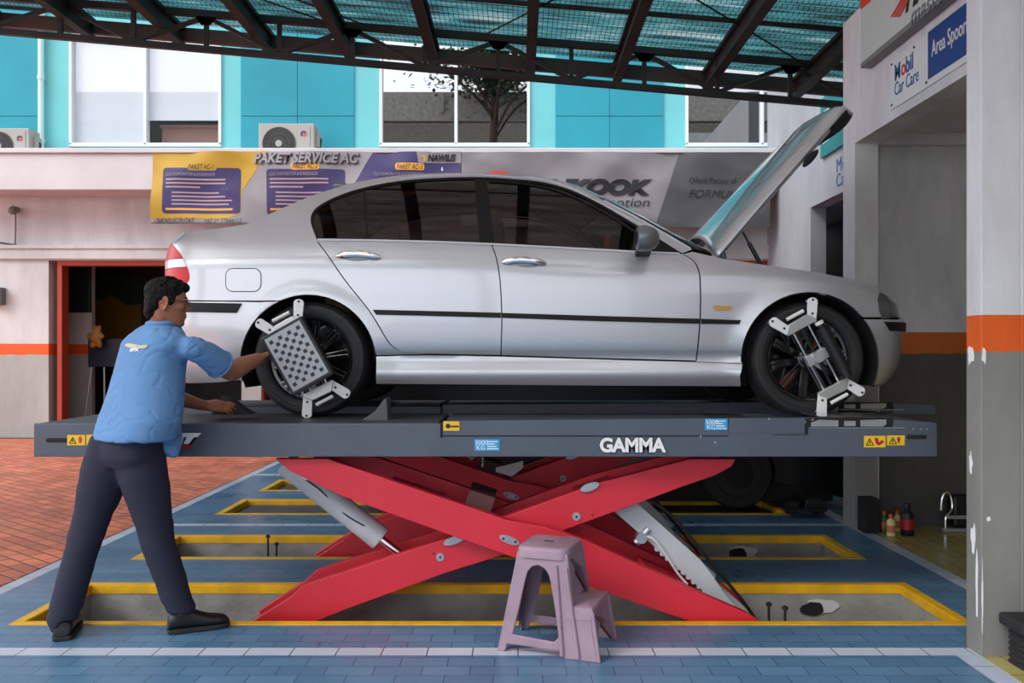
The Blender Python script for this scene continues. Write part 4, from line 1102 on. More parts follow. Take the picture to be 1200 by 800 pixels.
bm = B(); c = W(525, 499, YN-.009); ellipsoid(bm, c, (.012, .0008, .012)); c = W(533, 499.5, YN-.009); obox(bm, c, Vector((1, 0, 0)), Vector((0, 1, 0)), Vector((0, 0, 1)), .02, .0008, .004); obj('hand_symbol', bm, M['black'], st)
for q in ([(1012.5,510.5),(1037.5,510.5),(1037.5,524),(1012.5,524)], [(1039.5,510),(1060,510),(1060,521.5),(1039.5,521.5)]):
    st = plate(rn, 'warning_sticker', q, YN, M['sticker_yellow']); tri_sign(st, q[0][0]+6.5, (q[0][1]+q[2][1])/2+.5, 4.4, YN)
    bm = B()
    if q[0][0] < 1020:
        a = [(1025,513),(1029,513),(1030,518),(1034,515),(1036,518),(1030,522),(1026,519)]
    else: a = [(1051,512.5),(1055,512),(1055,516),(1053,520),(1051.5,516)]
    prism(bm, [W(x, y, YN-.003) for x, y in a], (0, .001, 0)); obj('hand_symbol', bm, M['logo_red'], st)
def blue(x0, x1, y0, y1, Y):
    st = plate(rn, 'load_sticker', [(x0,y0),(x1,y0),(x1,y1),(x0,y1)], Y, M['sticker_blue']); pxm = Y/F
    text('load_text', '5000', 7.5*pxm, W(x0+.8, y0+(y1-y0)*.48, Y-.003), (1,0,0), (0,0,1), M['logo_white'], st, .001, bold=.0015*0)
    text('load_text', 'KG', 7.5*pxm, W(x0+2.2, y1-1.2, Y-.003), (1,0,0), (0,0,1), M['logo_white'], st, .001)
    for i, k in enumerate((.92, .8, .88, .95)):
        plate(st, 'print_line', [(x0+(x1-x0)*.5, y0+2.2+2.8*i), (x0+(x1-x0)*k, y0+2.2+2.8*i), (x0+(x1-x0)*k, y0+3.3+2.8*i), (x0+(x1-x0)*.5, y0+3.3+2.8*i)], Y-.002, M['logo_white'], .001)
blue(556, 585.5, 514.5, 528, YN); blue(826, 852.5, 490.5, 504, YN-.006)
t_ = text('maker_lettering_edge', 'GAMMA', 22.5*YN/F, W(702.6, 529, YN-.003), (1,0,0), (0,0,1), M['black'], rn, .003, bold=.0075, spacing=.96, xs=.955)
t_ = text('maker_lettering', 'GAMMA', 22.5*YN/F, W(702.6, 529, YN-.006), (1,0,0), (0,0,1), M['logo_white'], rn, .003, bold=.0038, spacing=.96, xs=.955)
lg = plate(rn, 'maker_logo', [(168,506),(237.5,506),(229,515.5),(224,521),(222,525),(214,525),(217,511.5),(209,511.5),(205.5,525),(166,525)], YN, M['black'])
plate(lg, 'logo_letter', [(206,507.2),(216.5,507.2),(212,524),(202,524)], YN-.002, M['logo_white'])
plate(lg, 'logo_letter', [(214.5,507),(236.5,507),(231.5,512),(227.5,512),(221,520),(215,520),(219,512),(213,512)], YN-.003, M['logo_white'])
plate(lg, 'logo_stroke', [(210,521.4),(226,521.4),(222,525.5),(206,525.5)], YN-.003, M['logo_red'])
# ---- scissor arms ----
A_px = [(322,537.5),(384,537.5),(400,543),(597,610),(640,617.5),(690,634.5),(800,685.5),(877,719),(905,738),(905,758),(880,762),(800,725),(735,703),(700,691),(600,652.5),(523,625.5),(400,581),(340,552)]
B_px = [(282,737),(297,727),(340,700),(354,686),(363,683),(400,671),(513,634),(590,606),(700,566),(800,540),(808,537.5),(862,537.5),(858,546),(838,557),(800,570),(752,588),(683,613),(633,632),(600,647),(523,671),(400,716),(366,730),(330,745),(290,755)]
Ya, Yb = 4.245, 4.35
A3 = [W(a, b, Ya) for a, b in A_px]; B3 = [W(a, b, Yb) for a, b in B_px]
def arm_plate(poly, y, t):
    bm = B(); prism(bm, [(p.x, y, p.z) for p in poly], (0, t, 0)); return bm
def disc(parent, name, p, y, rx, rz, m, ang=0, t=.006):
    bm = B(); n = 24; c, s = math.cos(ang), math.sin(ang)
    pts = []
    for k in range(n):
        a = 2*PI*k/n; u = rx*math.cos(a); v = rz*math.sin(a); pts.append((p.x+u*c-v*s, y-t, p.z+u*s+v*c))
    prism(bm, pts, (0, t, 0)); return obj(name, bm, m, parent, bevel=.001)
def scissor(dy, near):
    for (poly, nm, ys) in ((A3, 'outer_arm', (Ya, 4.755)), (B3, 'inner_arm', (Yb, 4.65))):
        for i, y in enumerate(ys):
            bm = arm_plate(poly, y+dy, .055)
            a = obj('scissor_arm', bm, M['lift_red'], lift, bevel=.004)
            if i == 0:
                if nm == 'outer_arm':
                    q = W(597, 632.5, Ya)
                    d_ = disc(a, 'pivot_plate', q, y+dy, .053, .019, M['steel'], math.radians(-20))
                    disc(d_, 'pivot_pin', q+Vector((-.03, 0, .008)), y+dy-.006, .006, .006, M['black'], 0, .002); disc(d_, 'pivot_pin', q+Vector((.03, 0, -.008)), y+dy-.006, .006, .006, M['black'], 0, .002)
                else:
                    for (px, py) in ((516,652.5),(675.5,605)):
                        q = W(px, py, Yb); d_ = disc(a, 'arm_bolt', q, y+dy, .021, .021, M['steel']); disc(d_, 'bolt_socket', q, y+dy-.006, .006, .006, M['black'], 0, .002)
                    for (px, py, r) in ((691,570,.05),(533,632,.06)):
                        q = W(px, py, Yb); disc(a, 'bearing_boss', q, y+dy+.004, r, .02, M['steel'], math.radians(20), .02)
                    for (px, py) in ((508,648),(694,603)):
                        q = W(px, py, Yb); disc(a, 'grease_nipple', q, y+dy, .004, .004, M['black'])
    # cross members joining the plates
    zc = W(597, 632, Ya).z
    for (px, py, Y, r, nm, m) in ((597,631,Ya,.035,'centre_shaft',M['steel']), (358,556,Ya,.03,'upper_shaft',M['steel']), (835,550,Yb,.03,'upper_shaft',M['steel']), (868,735,Ya,.03,'lower_shaft',M['steel']), (320,730,Yb,.03,'lower_shaft',M['steel'])):
        q = W(px, py, Y); bm = B(); cyl(bm, (q.x, (Ya if Y == Ya else Yb)+.02+dy, q.z), (q.x, 4.79+dy, q.z), r); obj(nm, bm, m, lift, smooth=True)
    for (px, py, w_, h_, m) in ((480,590,.15,.05,M['lift_red']), (560,596,.07,.075,M['bracket_brown']), (700,585,.10,.05,M['lift_red']), (430,690,.12,.05,M['lift_red']), (780,690,.12,.05,M['lift_red'])):
        q = W(px, py, Yb)
        sl = -.33 if px in (480, 560) else (.33 if px in (700, 430) else -.42)
        d = Vector((1, 0, sl)).normalized(); bm = B(); obox(bm, (q.x, 4.52+dy, q.z), d, Vector((0, 1, 0)), Vector((-d.z, 0, d.x)), w_, .14, h_); obj('cross_tube', bm, m, lift, bevel=.004)
scissor(0, True); scissor(1.30, False)
# hydraulic ram on the left, rod pointing down to the inner arm
def ram(dy):
    Y = 4.52
    p0 = W(352, 556, Y); p1 = W(446, 631, Y); p2 = W(483, 660, Y)
    o_ = Vector((0, dy, 0)); d = (p1-p0).normalized()
    bm = B(); cyl(bm, p0-d*.1+o_, p1+o_, .064, n=40); cyl(bm, p1-d*.02+o_, p1+d*.004+o_, .058, n=40)
    r = obj('ram_barrel', bm, M['cyl_paint'], lift, smooth=True, sharp=40)
    bm = B(); cyl(bm, p1+o_, p2+o_, .022, n=24); obj('ram_rod', bm, M['chrome'], r, smooth=True, sharp=40)
    bm = B(); pts = []
    for t in np.linspace(0, 1, 10):
        q = p0.lerp(p1, .05+t*.75)+Vector((0, -.062-.006*math.sin(t*9), 0))+Vector((-d.z, 0, d.x))*(.01+.01*math.sin(t*7)); pts.append(q+o_)
    tube(bm, pts, .004, 8); obj('ram_hose', bm, M['black'], r, smooth=True)
ram(0); ram(1.3)
# toothed safety lock on the right
def lock(dy):
    Y = 4.48; o_ = Vector((0, dy, 0))
    a = W(722, 585, Y); b = W(868, 716, Y); d = (b-a).normalized(); n = Vector((-d.z, 0, d.x)); n = n if n.z > 0 else -n
    L_ = (b-a).length; q = []
    for i in range(20): q.append(b.lerp(a, .24+.42*i/20)-n*(.050 if i % 2 else .066))
    pts = [a+n*.060, a.lerp(b, .62)+n*.060, a.lerp(b, .74)+n*.04, a.lerp(b, .86)+n*.012, b-n*.0, b-n*.02, a.lerp(b, .80)-n*.045]+q+[a-n*.055]
    bm = B(); prism(bm, [p+o_ for p in pts], (0, .03, 0)); lk = obj('safety_rack', bm, M['cyl_paint'], lift, bevel=.003)
    bm = B(); cyl(bm, a+o_+d*.2+Vector((0, .09, 0)), b+o_-d*.20+Vector((0, .09, 0)), .055, n=32); cyl(bm, b+o_-d*.18+Vector((0, .09, 0)), b+o_+d*.1+Vector((0, .09, 0)), .028, n=24)
    obj('ram_barrel', bm, M['cyl_paint'], lk, smooth=True, sharp=40)
    bm = B(); c = a+d*.23-n*.06+o_; cyl(bm, c+Vector((0, -.03, 0)), c+Vector((0, .04, 0)), .028); cyl(bm, c-n*.04, c+n*.06, .02); obj('lock_valve', bm, M['steel'], lk, smooth=True, sharp=40)
    bm = B(); hp = [c+Vector((.02, -.02, .01)), c+d*.08-n*.0+Vector((0, -.03, .05)), c+d*.16+Vector((0, -.03, .03)), c+d*.26-n*.01+Vector((0, -.02, 0)), c+d*.34-n*.02+Vector((0, -.02, 0))]
    tube(bm, catmull(hp, 6), .006, 8); obj('lock_hose', bm, M['white_plastic'], lk, smooth=True)
    bm = B(); tube(bm, catmull([a+n*.09+o_+Vector((0, .02, 0)), a.lerp(b, .3)+n*.13+o_, a.lerp(b, .65)+n*.09+o_, b+n*.03+o_+d*.05, b+o_+d*.16+Vector((0, 0, -.05))], 6), .009, 8); obj('ram_hose', bm, M['black'], lk, smooth=True)
lock(0); lock(1.3)
# grey gusset and pipe hanging under the far runway
bm = B(); prism(bm, [W(581,548,5.56), W(613,540,5.56), W(613,548,5.56), W(600,558,5.56), W(581,553,5.56)], (0, .01, 0)); obj('hanging_bracket', bm, M['cyl_paint'], lift)
bm = B(); tube(bm, [W(566,532,5.5), W(566,547,5.5)], .008); tube(bm, [W(549,534,5.5), W(553,538,5.5), W(556,534,5.5)], .012); obj('hydraulic_pipe', bm, M['steel'], lift, smooth=True)
# cross beam tying the two runways
bm = B(); box(bm, -1.9, -1.8, YN+RW, YF, zBm+.02, zBm+.10); obj('runway_tie', bm, M['lift_grey'], lift)
# things in the pits
bm = B(); box(bm, W(880,0,4.5).x, W(945,0,4.5).x, 4.3, 4.7, -.36, -.30); box(bm, W(600,0,4.5).x-2.1, W(600,0,4.5).x+1.6, 4.35, 4.75, -.36, -.26)
obj('base_frame', bm, M['black_matte'], lift, bevel=.006)
bm = B(); box(bm, -2.1, 1.6, 5.6, 6.0, -.36, -.26); obj('base_frame', bm, M['black_matte'], lift, bevel=.006)
# second lift, lowered flush into the pits behind
l2 = thing('scissor_lift', 'second grey lift lowered flush into the floor behind the raised one', 'car lift', (-.1, 7.8, -.1))
for y in (7.0, 8.18):
    bm = B(); box(bm, -2.36, 2.1, y, y+.56, -.12, -.035); obj('runway', bm, M['deck_grey'], l2, bevel=.005)
# wheel chocks
def chock(px, py, Y, s, label, flip=1):
    c = W(px, py, Y); c.z = ZG+.0105
    bm = B(); prism(bm, [(c.x-.14*s*flip, c.y, c.z), (c.x+.03*s*flip, c.y, c.z), (c.x+.02*s*flip, c.y, c.z+.14*s), (c.x+.005*s*flip, c.y, c.z+.135*s), (c.x-.05*s*flip, c.y, c.z+.06*s)], (0, .13, 0))
    o = obj('wheel_chock', bm, M['rubber_grey'], bevel=.004); tag(o, label, 'wheel chock'); return o
M['rubber_grey'] = mat('rubber_grey', rgb(86,88,94), .6, bump=.1)
ch1 = chock(449, 487, 4.42, .86, 'grey wedge wheel chock on the runway in front of the rear wheel')
ch1.location.z = ZG-.0085

# old fixings and a broken pipe hole in the first two pits
pits = [o for o in bpy.data.objects if o.name.startswith('pit')]
def pit_bit(k, name, bm, m): obj(name, bm, m, pits[k], smooth=True, sharp=40)
for px, py, k, Y in ((901, 727, 0, 4.55), (920, 732, 0, 4.45), (314, 643, 1, 5.95), (324, 652, 1, 5.9)):
    bm = B(); c = W(px, py, Y); cyl(bm, (c.x, Y, -.36), (c.x, Y, c.z+.10), .007, n=10); cyl(bm, (c.x, Y, c.z+.08), (c.x, Y, c.z+.095), .016, n=6); pit_bit(k, 'threaded_rod', bm, M['rubber'])
for px, py, k, Y in ((956, 713, 0, 4.835), (868, 648, 1, 6.105)):
    c = W(px, py, Y); rnd = random.Random(px)
    bm = B(); prism(bm, [(c.x+.03+.12*math.cos(t)*rnd.uniform(.6, 1), Y-.001, c.z+.015+.05*math.sin(t)*rnd.uniform(.6, 1)) for t in np.linspace(0, 2*PI, 15)[:-1]], (0, -.003, 0)); pit_bit(k, 'plaster_patch', bm, M['plaster'])
    bm = B(); prism(bm, [(c.x-.02+.075*math.cos(t)*rnd.uniform(.75, 1), Y-.004, c.z+.045*math.sin(t)*rnd.uniform(.75, 1)) for t in np.linspace(0, 2*PI, 15)[:-1]], (0, -.003, 0)); pit_bit(k, 'pipe_hole', bm, M['black_matte'])
# ================= wheel alignment targets =================
M['clamp_white'] = mat('clamp_white', rgb(232,232,230), .35)
M['clamp_grey'] = mat('clamp_grey', rgb(188,190,190), .3, metal=.5)
M['target_grey'] = mat('target_grey', rgb(168,171,173), .5)
def clampset(cx, cz, Y, ang, board, label):
    """four-claw wheel clamp; local axes: a along the bars, b across them"""
    a = Vector((math.cos(ang), 0, math.sin(ang))); b = Vector((-math.sin(ang), 0, math.cos(ang))); n = Vector((0, -1, 0))
    c = Vector((cx, Y, cz))
    root = thing('wheel_clamp', label, 'wheel clamp', (cx, Y, cz))
    def pt(x, y, o=0): return c+a*x+b*y+n*o
    for s in (-1, 1):
        bm = B(); cyl(bm, pt(-.20, s*.045*1), pt(.20, s*.045), .008, n=14); obj('guide_rod', bm, M['chrome'], root, smooth=True)
    bm = B(); cyl(bm, pt(-.17, 0, .012), pt(.17, 0, .012), .007, n=12); obj('screw_spindle', bm, M['black'], root, smooth=True)
    bm = B(); obox(bm, pt(0, 0, .01), a, b, n, .03, .06, .022); obj('centre_block', bm, M['clamp_grey'], root, bevel=.005)
    bm = B(); cyl(bm, pt(0, 0, .02), pt(0, 0, .05), .03, n=24); obj('centre_hub', bm, M['clamp_grey'], root, smooth=True)
    for s in (-1, 1):      # the two cross heads
        bm = B(); pts = [pt(s*.170, -.085, .0), pt(s*.170, .085, 0), pt(s*.185, .090, 0), pt(s*.222, .055, 0), pt(s*.226, -.055, 0), pt(s*.185, -.090, 0)]
        prism(bm, pts, n*.030); hd = obj('cross_head', bm, M['clamp_grey'], root, bevel=.004)
        bm = B(); cyl(bm, pt(s*.25, -.05, .02), pt(s*.25, .05, .02), .010, n=12); obj('clamp_knob', bm, M['clamp_white'], hd, smooth=True)
        for t in (-1, 1):  # the claws reaching over the tyre
            d = (a*s*.85+b*t*.5).normalized(); e = n.cross(d)
            q = pt(s*.205, t*.078, .012); L_ = .076
            bm = B(); pp = []
            for k in range(13):
                w = math.radians(-90+180*k/12); pp.append(q+d*(L_+.022*math.cos(w))+e*.027*math.sin(w))
            pp += [q-d*.02+e*.023, q-d*.02-e*.023]
            prism(bm, pp, n*.012); cl = obj('claw', bm, M['clamp_white'], hd, bevel=.002)
            for r in (.012, .085):
                bm = B(); cyl(bm, q+d*r+n*.011, q+d*r+n*.0145, .0065, n=12); obj('claw_bolt', bm, M['black'], cl)
            bm = B(); obox(bm, q+d*(L_+.005)-n*.03, d, e, n, .006, .012, .04); obj('claw_hook', bm, M['clamp_grey'], cl)
    return root, pt, a, b, n
wy = 4.545
# rear wheel: target board with a pattern of dark squares
r_, pt, a, b, n = clampset(u_at(356, wy), EYE-(420-CY)/F*wy, wy, math.radians(117.5), True, 'white four-claw wheel clamp carrying the patterned target board on the rear wheel')
def boardpt(px, py, o=0):
    return W(px, py, wy-.16-o)
bm = B(); q = [(304,392),(352,378.5),(387.5,438.5),(346.5,458.5)]
YB_ = 4.36
cen = W(347.5, 417, YB_); ua = (W(385.5, 439, YB_)-W(352, 379.5, YB_)); va = (W(306.5, 393, YB_)-W(352, 379.5, YB_))
ua.normalize(); va = (va-ua*va.dot(ua)).normalized(); hu, hv = .152, .103
nn = ua.cross(va).normalized(); nn = nn if nn.y < 0 else -nn
bd = obj('x', B(), M['black'])
bpy.data.objects.remove(bd)
bm = B(); obox(bm, cen-nn*.03, ua, va, nn, hu+.016, hv+.016, .03); bd = obj('target_board', bm, M['black'], r_, bevel=.005)
bm = B(); obox(bm, cen+nn*.0015, ua, va, nn, hu, hv, .0015); fc = obj('target_face', bm, M['target_grey'], bd)
bm = B()
for i in range(11):
    for j in range(7):
        if (i+j) % 2: continue
        obox(bm, cen+nn*.0035+ua*(i-5)*.0245+va*(j-3)*.026, ua, va, nn, .0095, .0098, .0006)
o = obj('target_squares', bm, M['black'], bd); o['kind'] = 'stuff'
bm = B(); cyl(bm, cen-nn*.06, (cen.x, wy, cen.z), .03); obj('board_stem', bm, M['clamp_grey'], r_, smooth=True)
# front wheel: the same clamp, its sensor head seen edge-on
r2, pt, a, b, n = clampset(u_at(956, wy), EYE-(418-CY)/F*wy, wy, math.radians(118), False, 'grey four-claw wheel clamp with a black cylinder head on the front wheel')
bm = B(); cyl(bm, pt(-.13, -.085, .05), pt(.13, -.085, .05), .034, n=32); cyl(bm, pt(.13, -.085, .05), pt(.16, -.085, .05), .02, n=20); cyl(bm, pt(-.16, -.085, .05), pt(-.13, -.085, .05), .028, n=20)
obj('sensor_head', bm, M['black'], r2, smooth=True, sharp=40)
bm = B(); cyl(bm, pt(.15, -.085, .05), pt(.165, -.085, .05), .023, n=20); obj('sensor_collar', bm, M['clamp_white'], r2, smooth=True, sharp=40)

# ================= two-step stool =================
M['mauve'] = mat('mauve_plastic', rgb(154,128,143), .5, var=.16, vscale=9, bump=.12, bscale=35)
def stool():
    root = thing('step_stool', 'faded mauve plastic two-step stool on the blue tiles', 'stool', (.2, 3.8, 0))
    O = Vector((-.092, 3.785, 0)); d = Vector((.944, -.33, 0)).normalized(); w = Vector((.33, .944, 0)).normalized()
    HT, HS = .462, .222
    WB, WT = .330, .250       # width across at the foot and at the seat
    def at(x, v, z):
        """x along the steps, v -1..1 across, z up: the walls lean inwards with height"""
        hw = (WB+(WT-WB)*z/HT)/2
        return O+d*x+w*(WB/2+v*hw)+Vector((0, 0, z))
    def lean(x, z):   # back leans forward, front of the seat leans back
        return x
    xb0, xb1 = .0, .085      # back foot, back at top
    xf1, xf0 = .31, .345      # seat front edge -> where the upper riser meets the tread
    xt, xg = .425, .470      # tread front edge, front foot
    # side walls: outline with an arched window and a foot gap
    outer = [(xb0,0),(xb0+.035,0),(xb0+.045,.035),(.285,.030),(.305,0),(xg-.05,0),(xg-.01,0),(xg,.0),(xt+.012,HS-.02),(xt,HS),(xf0+.002,HS),(xf1+.004,HT-.03),(xf1-.02,HT-.006),(xf1-.05,HT),(xb1+.03,HT),(xb1+.008,HT-.012),(xb1,HT-.035)]
    hole = [(.070,.078),(.262,.066),(.280,.088),(.262,.20),(.240,.31),(.228,.350),(.208,.375),(.180,.386),(.152,.378),(.132,.355),(.122,.32),(.098,.20)]
    for s in (-1, 1):
        bm = B()
        vo = [bm.verts.new((x, 0, z)) for x, z in outer]; vh = [bm.verts.new((x, 0, z)) for x, z in hole]
        eo = [bm.edges.new((vo[i], vo[(i+1) % len(vo)])) for i in range(len(vo))]; eh = [bm.edges.new((vh[i], vh[(i+1) % len(vh)])) for i in range(len(vh))]
        bmesh.ops.triangle_fill(bm, edges=eo+eh, use_beauty=True, use_dissolve=False)
        # drop faces inside the window
        for f in [f for f in bm.faces if all(v in vh for v in f.verts)]: bm.faces.remove(f)
        for v in bm.verts: v.co = at(v.co.x, s, v.co.z)
        r = bmesh.ops.extrude_face_region(bm, geom=bm.faces[:])
        for v in [g_ for g_ in r['geom'] if isinstance(g_, bmesh.types.BMVert)]: v.co -= w*s*.012
        bmesh.ops.recalc_face_normals(bm, faces=bm.faces[:])
        sd_ = obj('side_panel', bm, M['mauve'], root, bevel=.005)
        # raised ribs framing the leg
        for a_, b_ in (((.300, .0), (.262, HT-.07)), ((.372, .0), (xf1-.002, HT-.08))):
            bm = B(); q0 = at(a_[0], s, a_[1]); q1 = at(b_[0], s, b_[1]); cyl(bm, q0+w*s*.0+Vector((0, 0, .012)), q1, .011, .010, n=12); obj('leg_rib', bm, M['mauve'], sd_, smooth=True)
    # seat
    bm = B(); rr_ = [(x, v/.125) for x, v in rrect(xb1-.006, xf1+.004, -.131, .131, .045, 7)]
    top_ = [at(x, v, HT) for x, v in rr_]; mid = [at((x-.19)*1.03+.19, v*1.03, HT-.012) for x, v in rr_]; low = [at((x-.19)*1.04+.19, v*1.03, HT-.045) for x, v in rr_]
    inn = [at((x-.19)*.94+.19, v*.93, HT+.004) for x, v in rr_]
    loft(bm, [low, mid, top_, inn]); bmesh.ops.recalc_face_normals(bm, faces=bm.faces[:])
    se = obj('seat', bm, M['mauve'], root, smooth=True, sharp=50)
    bm = B(); c_ = at(.19, 0, HT+.0045); obox(bm, c_, d, w, Vector((0, 0, 1)), .022, .009, .001); obj('hand_slot', bm, M['black_matte'], se, bevel=.003)
    # tread
    bm = B(); rr_ = rrect(xf0-.03, xt+.004, -1.0, 1.0, .02, 4)
    loft(bm, [[at(x, v*1.02, HS-.05) for x, v in rr_], [at(x, v, HS) for x, v in rr_], [at(x-.004*(1 if x > .36 else -1), v*.94, HS+.004) for x, v in rr_]]); bmesh.ops.recalc_face_normals(bm, faces=bm.faces[:])
    obj('tread', bm, M['mauve'], root, smooth=True, sharp=50)
    # arched riser walls: back, upper riser, front
    def riser(xz, hole, z0, name):
        """xz: x as function of z; hole: (v, z) window"""
        outer = [(-1, z0[0]), (-.78, z0[0])]+hole+[(.78, z0[0]), (1, z0[0]), (1, z0[1]), (-1, z0[1])]
        bm = B(); f = bm.faces.new([bm.verts.new((v, 0, z)) for v, z in outer])
        bmesh.ops.triangulate(bm, faces=[f])
        for v in bm.verts: v.co = at(xz(v.co.z), v.co.x, v.co.z)
        r = bmesh.ops.extrude_face_region(bm, geom=bm.faces[:])
        for v in [g_ for g_ in r['geom'] if isinstance(g_, bmesh.types.BMVert)]: v.co -= d*.012
        bmesh.ops.recalc_face_normals(bm, faces=bm.faces[:])
        obj(name, bm, M['mauve'], root, bevel=.004)
    archv = lambda z0, z1, w_=.78: [(-w_, z0), (-w_*.92, z0+(z1-z0)*.6), (-w_*.7, z0+(z1-z0)*.88), (-w_*.4, z1), (w_*.4, z1), (w_*.7, z0+(z1-z0)*.88), (w_*.92, z0+(z1-z0)*.6), (w_, z0)]
    riser(lambda z: xb0+(xb1-xb0)*z/HT+.012, archv(.0, .36, .70)[1:-1], (0, HT-.02), 'back_panel')
    riser(lambda z: xf0+(xf1-xf0)*(z-HS)/(HT-HS), archv(HS+.0, HT-.10, .74)[1:-1], (HS-.02, HT-.02), 'upper_riser')
    riser(lambda z: xg-.008+(xt-xg)*z/HS, archv(.0, .125, .78)[1:-1], (0, HS-.01), 'front_panel')
stool()
# ================= the mechanic =================
M['skin'] = mat('skin', rgb(158,102,74), .5, var=.08, vscale=20, spec=.35)
M['hair'] = mat('hair', rgb(13,11,12), .75, spec=.25, bump=.9, bscale=70)
M['shirt'] = mat('shirt_cloth', rgb(102,144,190), .85, var=.06, vscale=8, bump=.25, bscale=22, spec=.2)
M['trouser'] = mat('trouser_cloth', rgb(48,50,64), .85, bump=.2, bscale=18, spec=.2)
M['shoe'] = mat('shoe_leather', rgb(26,26,28), .45, bump=.15, bscale=60)
def ring3(c, ax, bx, ra, rb, n=24, pw=2.0):
    out = []
    for k in range(n):
        t = 2*PI*k/n; ct, st = math.cos(t), math.sin(t)
        a = math.copysign(abs(ct)**(2/pw), ct); b = math.copysign(abs(st)**(2/pw), st)
        out.append(c+ax*ra*a+bx*rb*b)
    return out
def limb(bm, pts, rad, n=20, sub=5, caps=True, flat=1.0, fdir=None):
    """tapered limb along joints with round ends"""
    q = catmull(pts, sub); R = []
    m = len(pts)
    for i in range(len(q)):
        t = i/sub; j = min(int(t), m-2); f = t-j; f = f*f*(3-2*f) if False else f
        R.append(rad[j]*(1-f)+rad[j+1]*f)
    d = (q[1]-q[0]).normalized(); x, y = frame_of(d)
    if fdir is not None: x = (fdir-d*fdir.dot(d)).normalized(); y = d.cross(x)
    rings = []
    for i, p in enumerate(q):
        d = (q[min(i+1, len(q)-1)]-q[max(i-1, 0)]).normalized(); x = (x-d*x.dot(d)).normalized(); y = d.cross(x)
        rings.append(ring3(p, x, y, R[i], R[i]*flat, n))
    d0 = (q[0]-q[1]).normalized(); d1 = (q[-1]-q[-2]).normalized()
    pre = [[c+(p-c)*s+d0*R[0]*h for p in rings[0] for c in [q[0]]] for s, h in ((.35, .9), (.75, .6))]
    post = [[c+(p-c)*s+d1*R[-1]*h for p in rings[-1] for c in [q[-1]]] for s, h in ((.75, .6), (.35, .9))]
    loft(bm, pre+rings+post if caps else rings)
def baked(bm, voxel, smooth=2, disp=None, fac=.5):
    """melt overlapping shapes into one continuous skin"""
    bmesh.ops.recalc_face_normals(bm, faces=bm.faces[:])
    me = bpy.data.meshes.new('b'); bm.to_mesh(me); bm.free(); o = bpy.data.objects.new('b', me); C.objects.link(o)
    r = o.modifiers.new('r', 'REMESH'); r.mode = 'VOXEL'; r.voxel_size = voxel
    s = o.modifiers.new('s', 'SMOOTH'); s.iterations = smooth; s.factor = fac
    dg = bpy.context.evaluated_depsgraph_get(); dg.update()
    m2 = bpy.data.meshes.new_from_object(o.evaluated_get(dg)); bpy.data.objects.remove(o); bpy.data.meshes.remove(me)
    b = bmesh.new(); b.from_mesh(m2); bpy.data.meshes.remove(m2)
    if disp:
        b.normal_update()
        mv = [(v, v.normal*disp(v.co, v.normal)) for v in b.verts]
        for v, d in mv: v.co += d
    return b
th = math.radians(38)
FW = Vector((math.sin(th), math.cos(th), 0)); RT = Vector((math.cos(th), -math.sin(th), 0)); UP = Vector((0, 0, 1))
man = thing('person', 'mechanic in light blue shirt and dark trousers leaning towards the rear wheel', 'person', (-1.85, 3.98, 0))
# torso rings: (px, py, Y, half width, half depth, lean)
TOR = [(147,542,3.93,.120,.085), (149,530,3.93,.165,.118), (154,512,3.94,.165,.122), (161,490,3.95,.155,.118), (168,465,3.96,.152,.115), (174,440,3.96,.162,.118), (180,418,3.965,.178,.118), (185,401,3.965,.182,.105), (188,389,3.965,.135,.085), (191,380,3.965,.07,.065)]
def torso(bm, k, kd, rows=None, rot=0):
    rings = []
    for (px, py, Y, a, b) in (rows or TOR):
        rings.append(ring3(W(px, py, Y), RT, FW, a*k, b*kd, 28, 2.3))
    loft(bm, rings)
RS, RE, RWr = W(224,403,3.88), W(269,435,4.10), W(303,420,4.33)
LS, LE, LWr = W(150,401,4.09), W(192,462,4.24), W(240,475.5,4.36)
LHip, RHip = W(126,548,3.98), W(166,548,3.93)
LKn, RKn = W(100,630,3.97), W(187,640,3.97)
LAn, RAn = W(74,722,3.955), W(211,713,4.03)
# ---- body, one surface ----
bm = B()
torso(bm, .82, .84)
for a, b, c in ((LHip, LKn, LAn), (RHip, RKn, RAn)): limb(bm, [a+UP*.03, a.lerp(b, .5), b, b.lerp(c, .35), c], [.085, .075, .058, .052, .036])
limb(bm, [RS-RT*.05-UP*.03, RS.lerp(RE, .5)-UP*.005, RE, RE.lerp(RWr, .35), RE.lerp(RWr, .7), RWr], [.036, .038, .044, .047, .038, .030])
limb(bm, [LS+RT*.045-UP*.035, LS.lerp(LE, .5)+RT*.01, LE, LE.lerp(LWr, .35), LE.lerp(LWr, .7), LWr], [.042, .040, .041, .041, .032, .026])
# neck and head
HC = W(196.5,354.5,3.93); HK = .89
hx = Vector((.925, .36, -.12)).normalized(); hy = UP.cross(hx).normalized(); hz = hx.cross(hy).normalized()
HM = Matrix((hx, hy, hz)).transposed()
def hp(x, y, z): return HC+(hx*x+hy*y+hz*z)*HK
limb(bm, [W(189,392,3.965), W(192,380,3.95), hp(-.022, 0, -.055)], [.062, .056, .054])
HS_ = [(-.118,.062,.016,.014), (-.112,.056,.034,.028), (-.10,.046,.047,.040), (-.08,.030,.063,.051), (-.055,.016,.076,.060), (-.025,.009,.085,.066), (.005,.002,.091,.071), (.035,-.004,.094,.073), (.062,-.008,.088,.070), (.085,-.010,.070,.058), (.102,-.012,.044,.037), (.110,-.012,.02,.018)]
loft(bm, [ring3(hp(cx_, 0, z), hx, hy, rx*HK, ry*HK, 28, 2.2) for z, cx_, rx, ry in HS_])
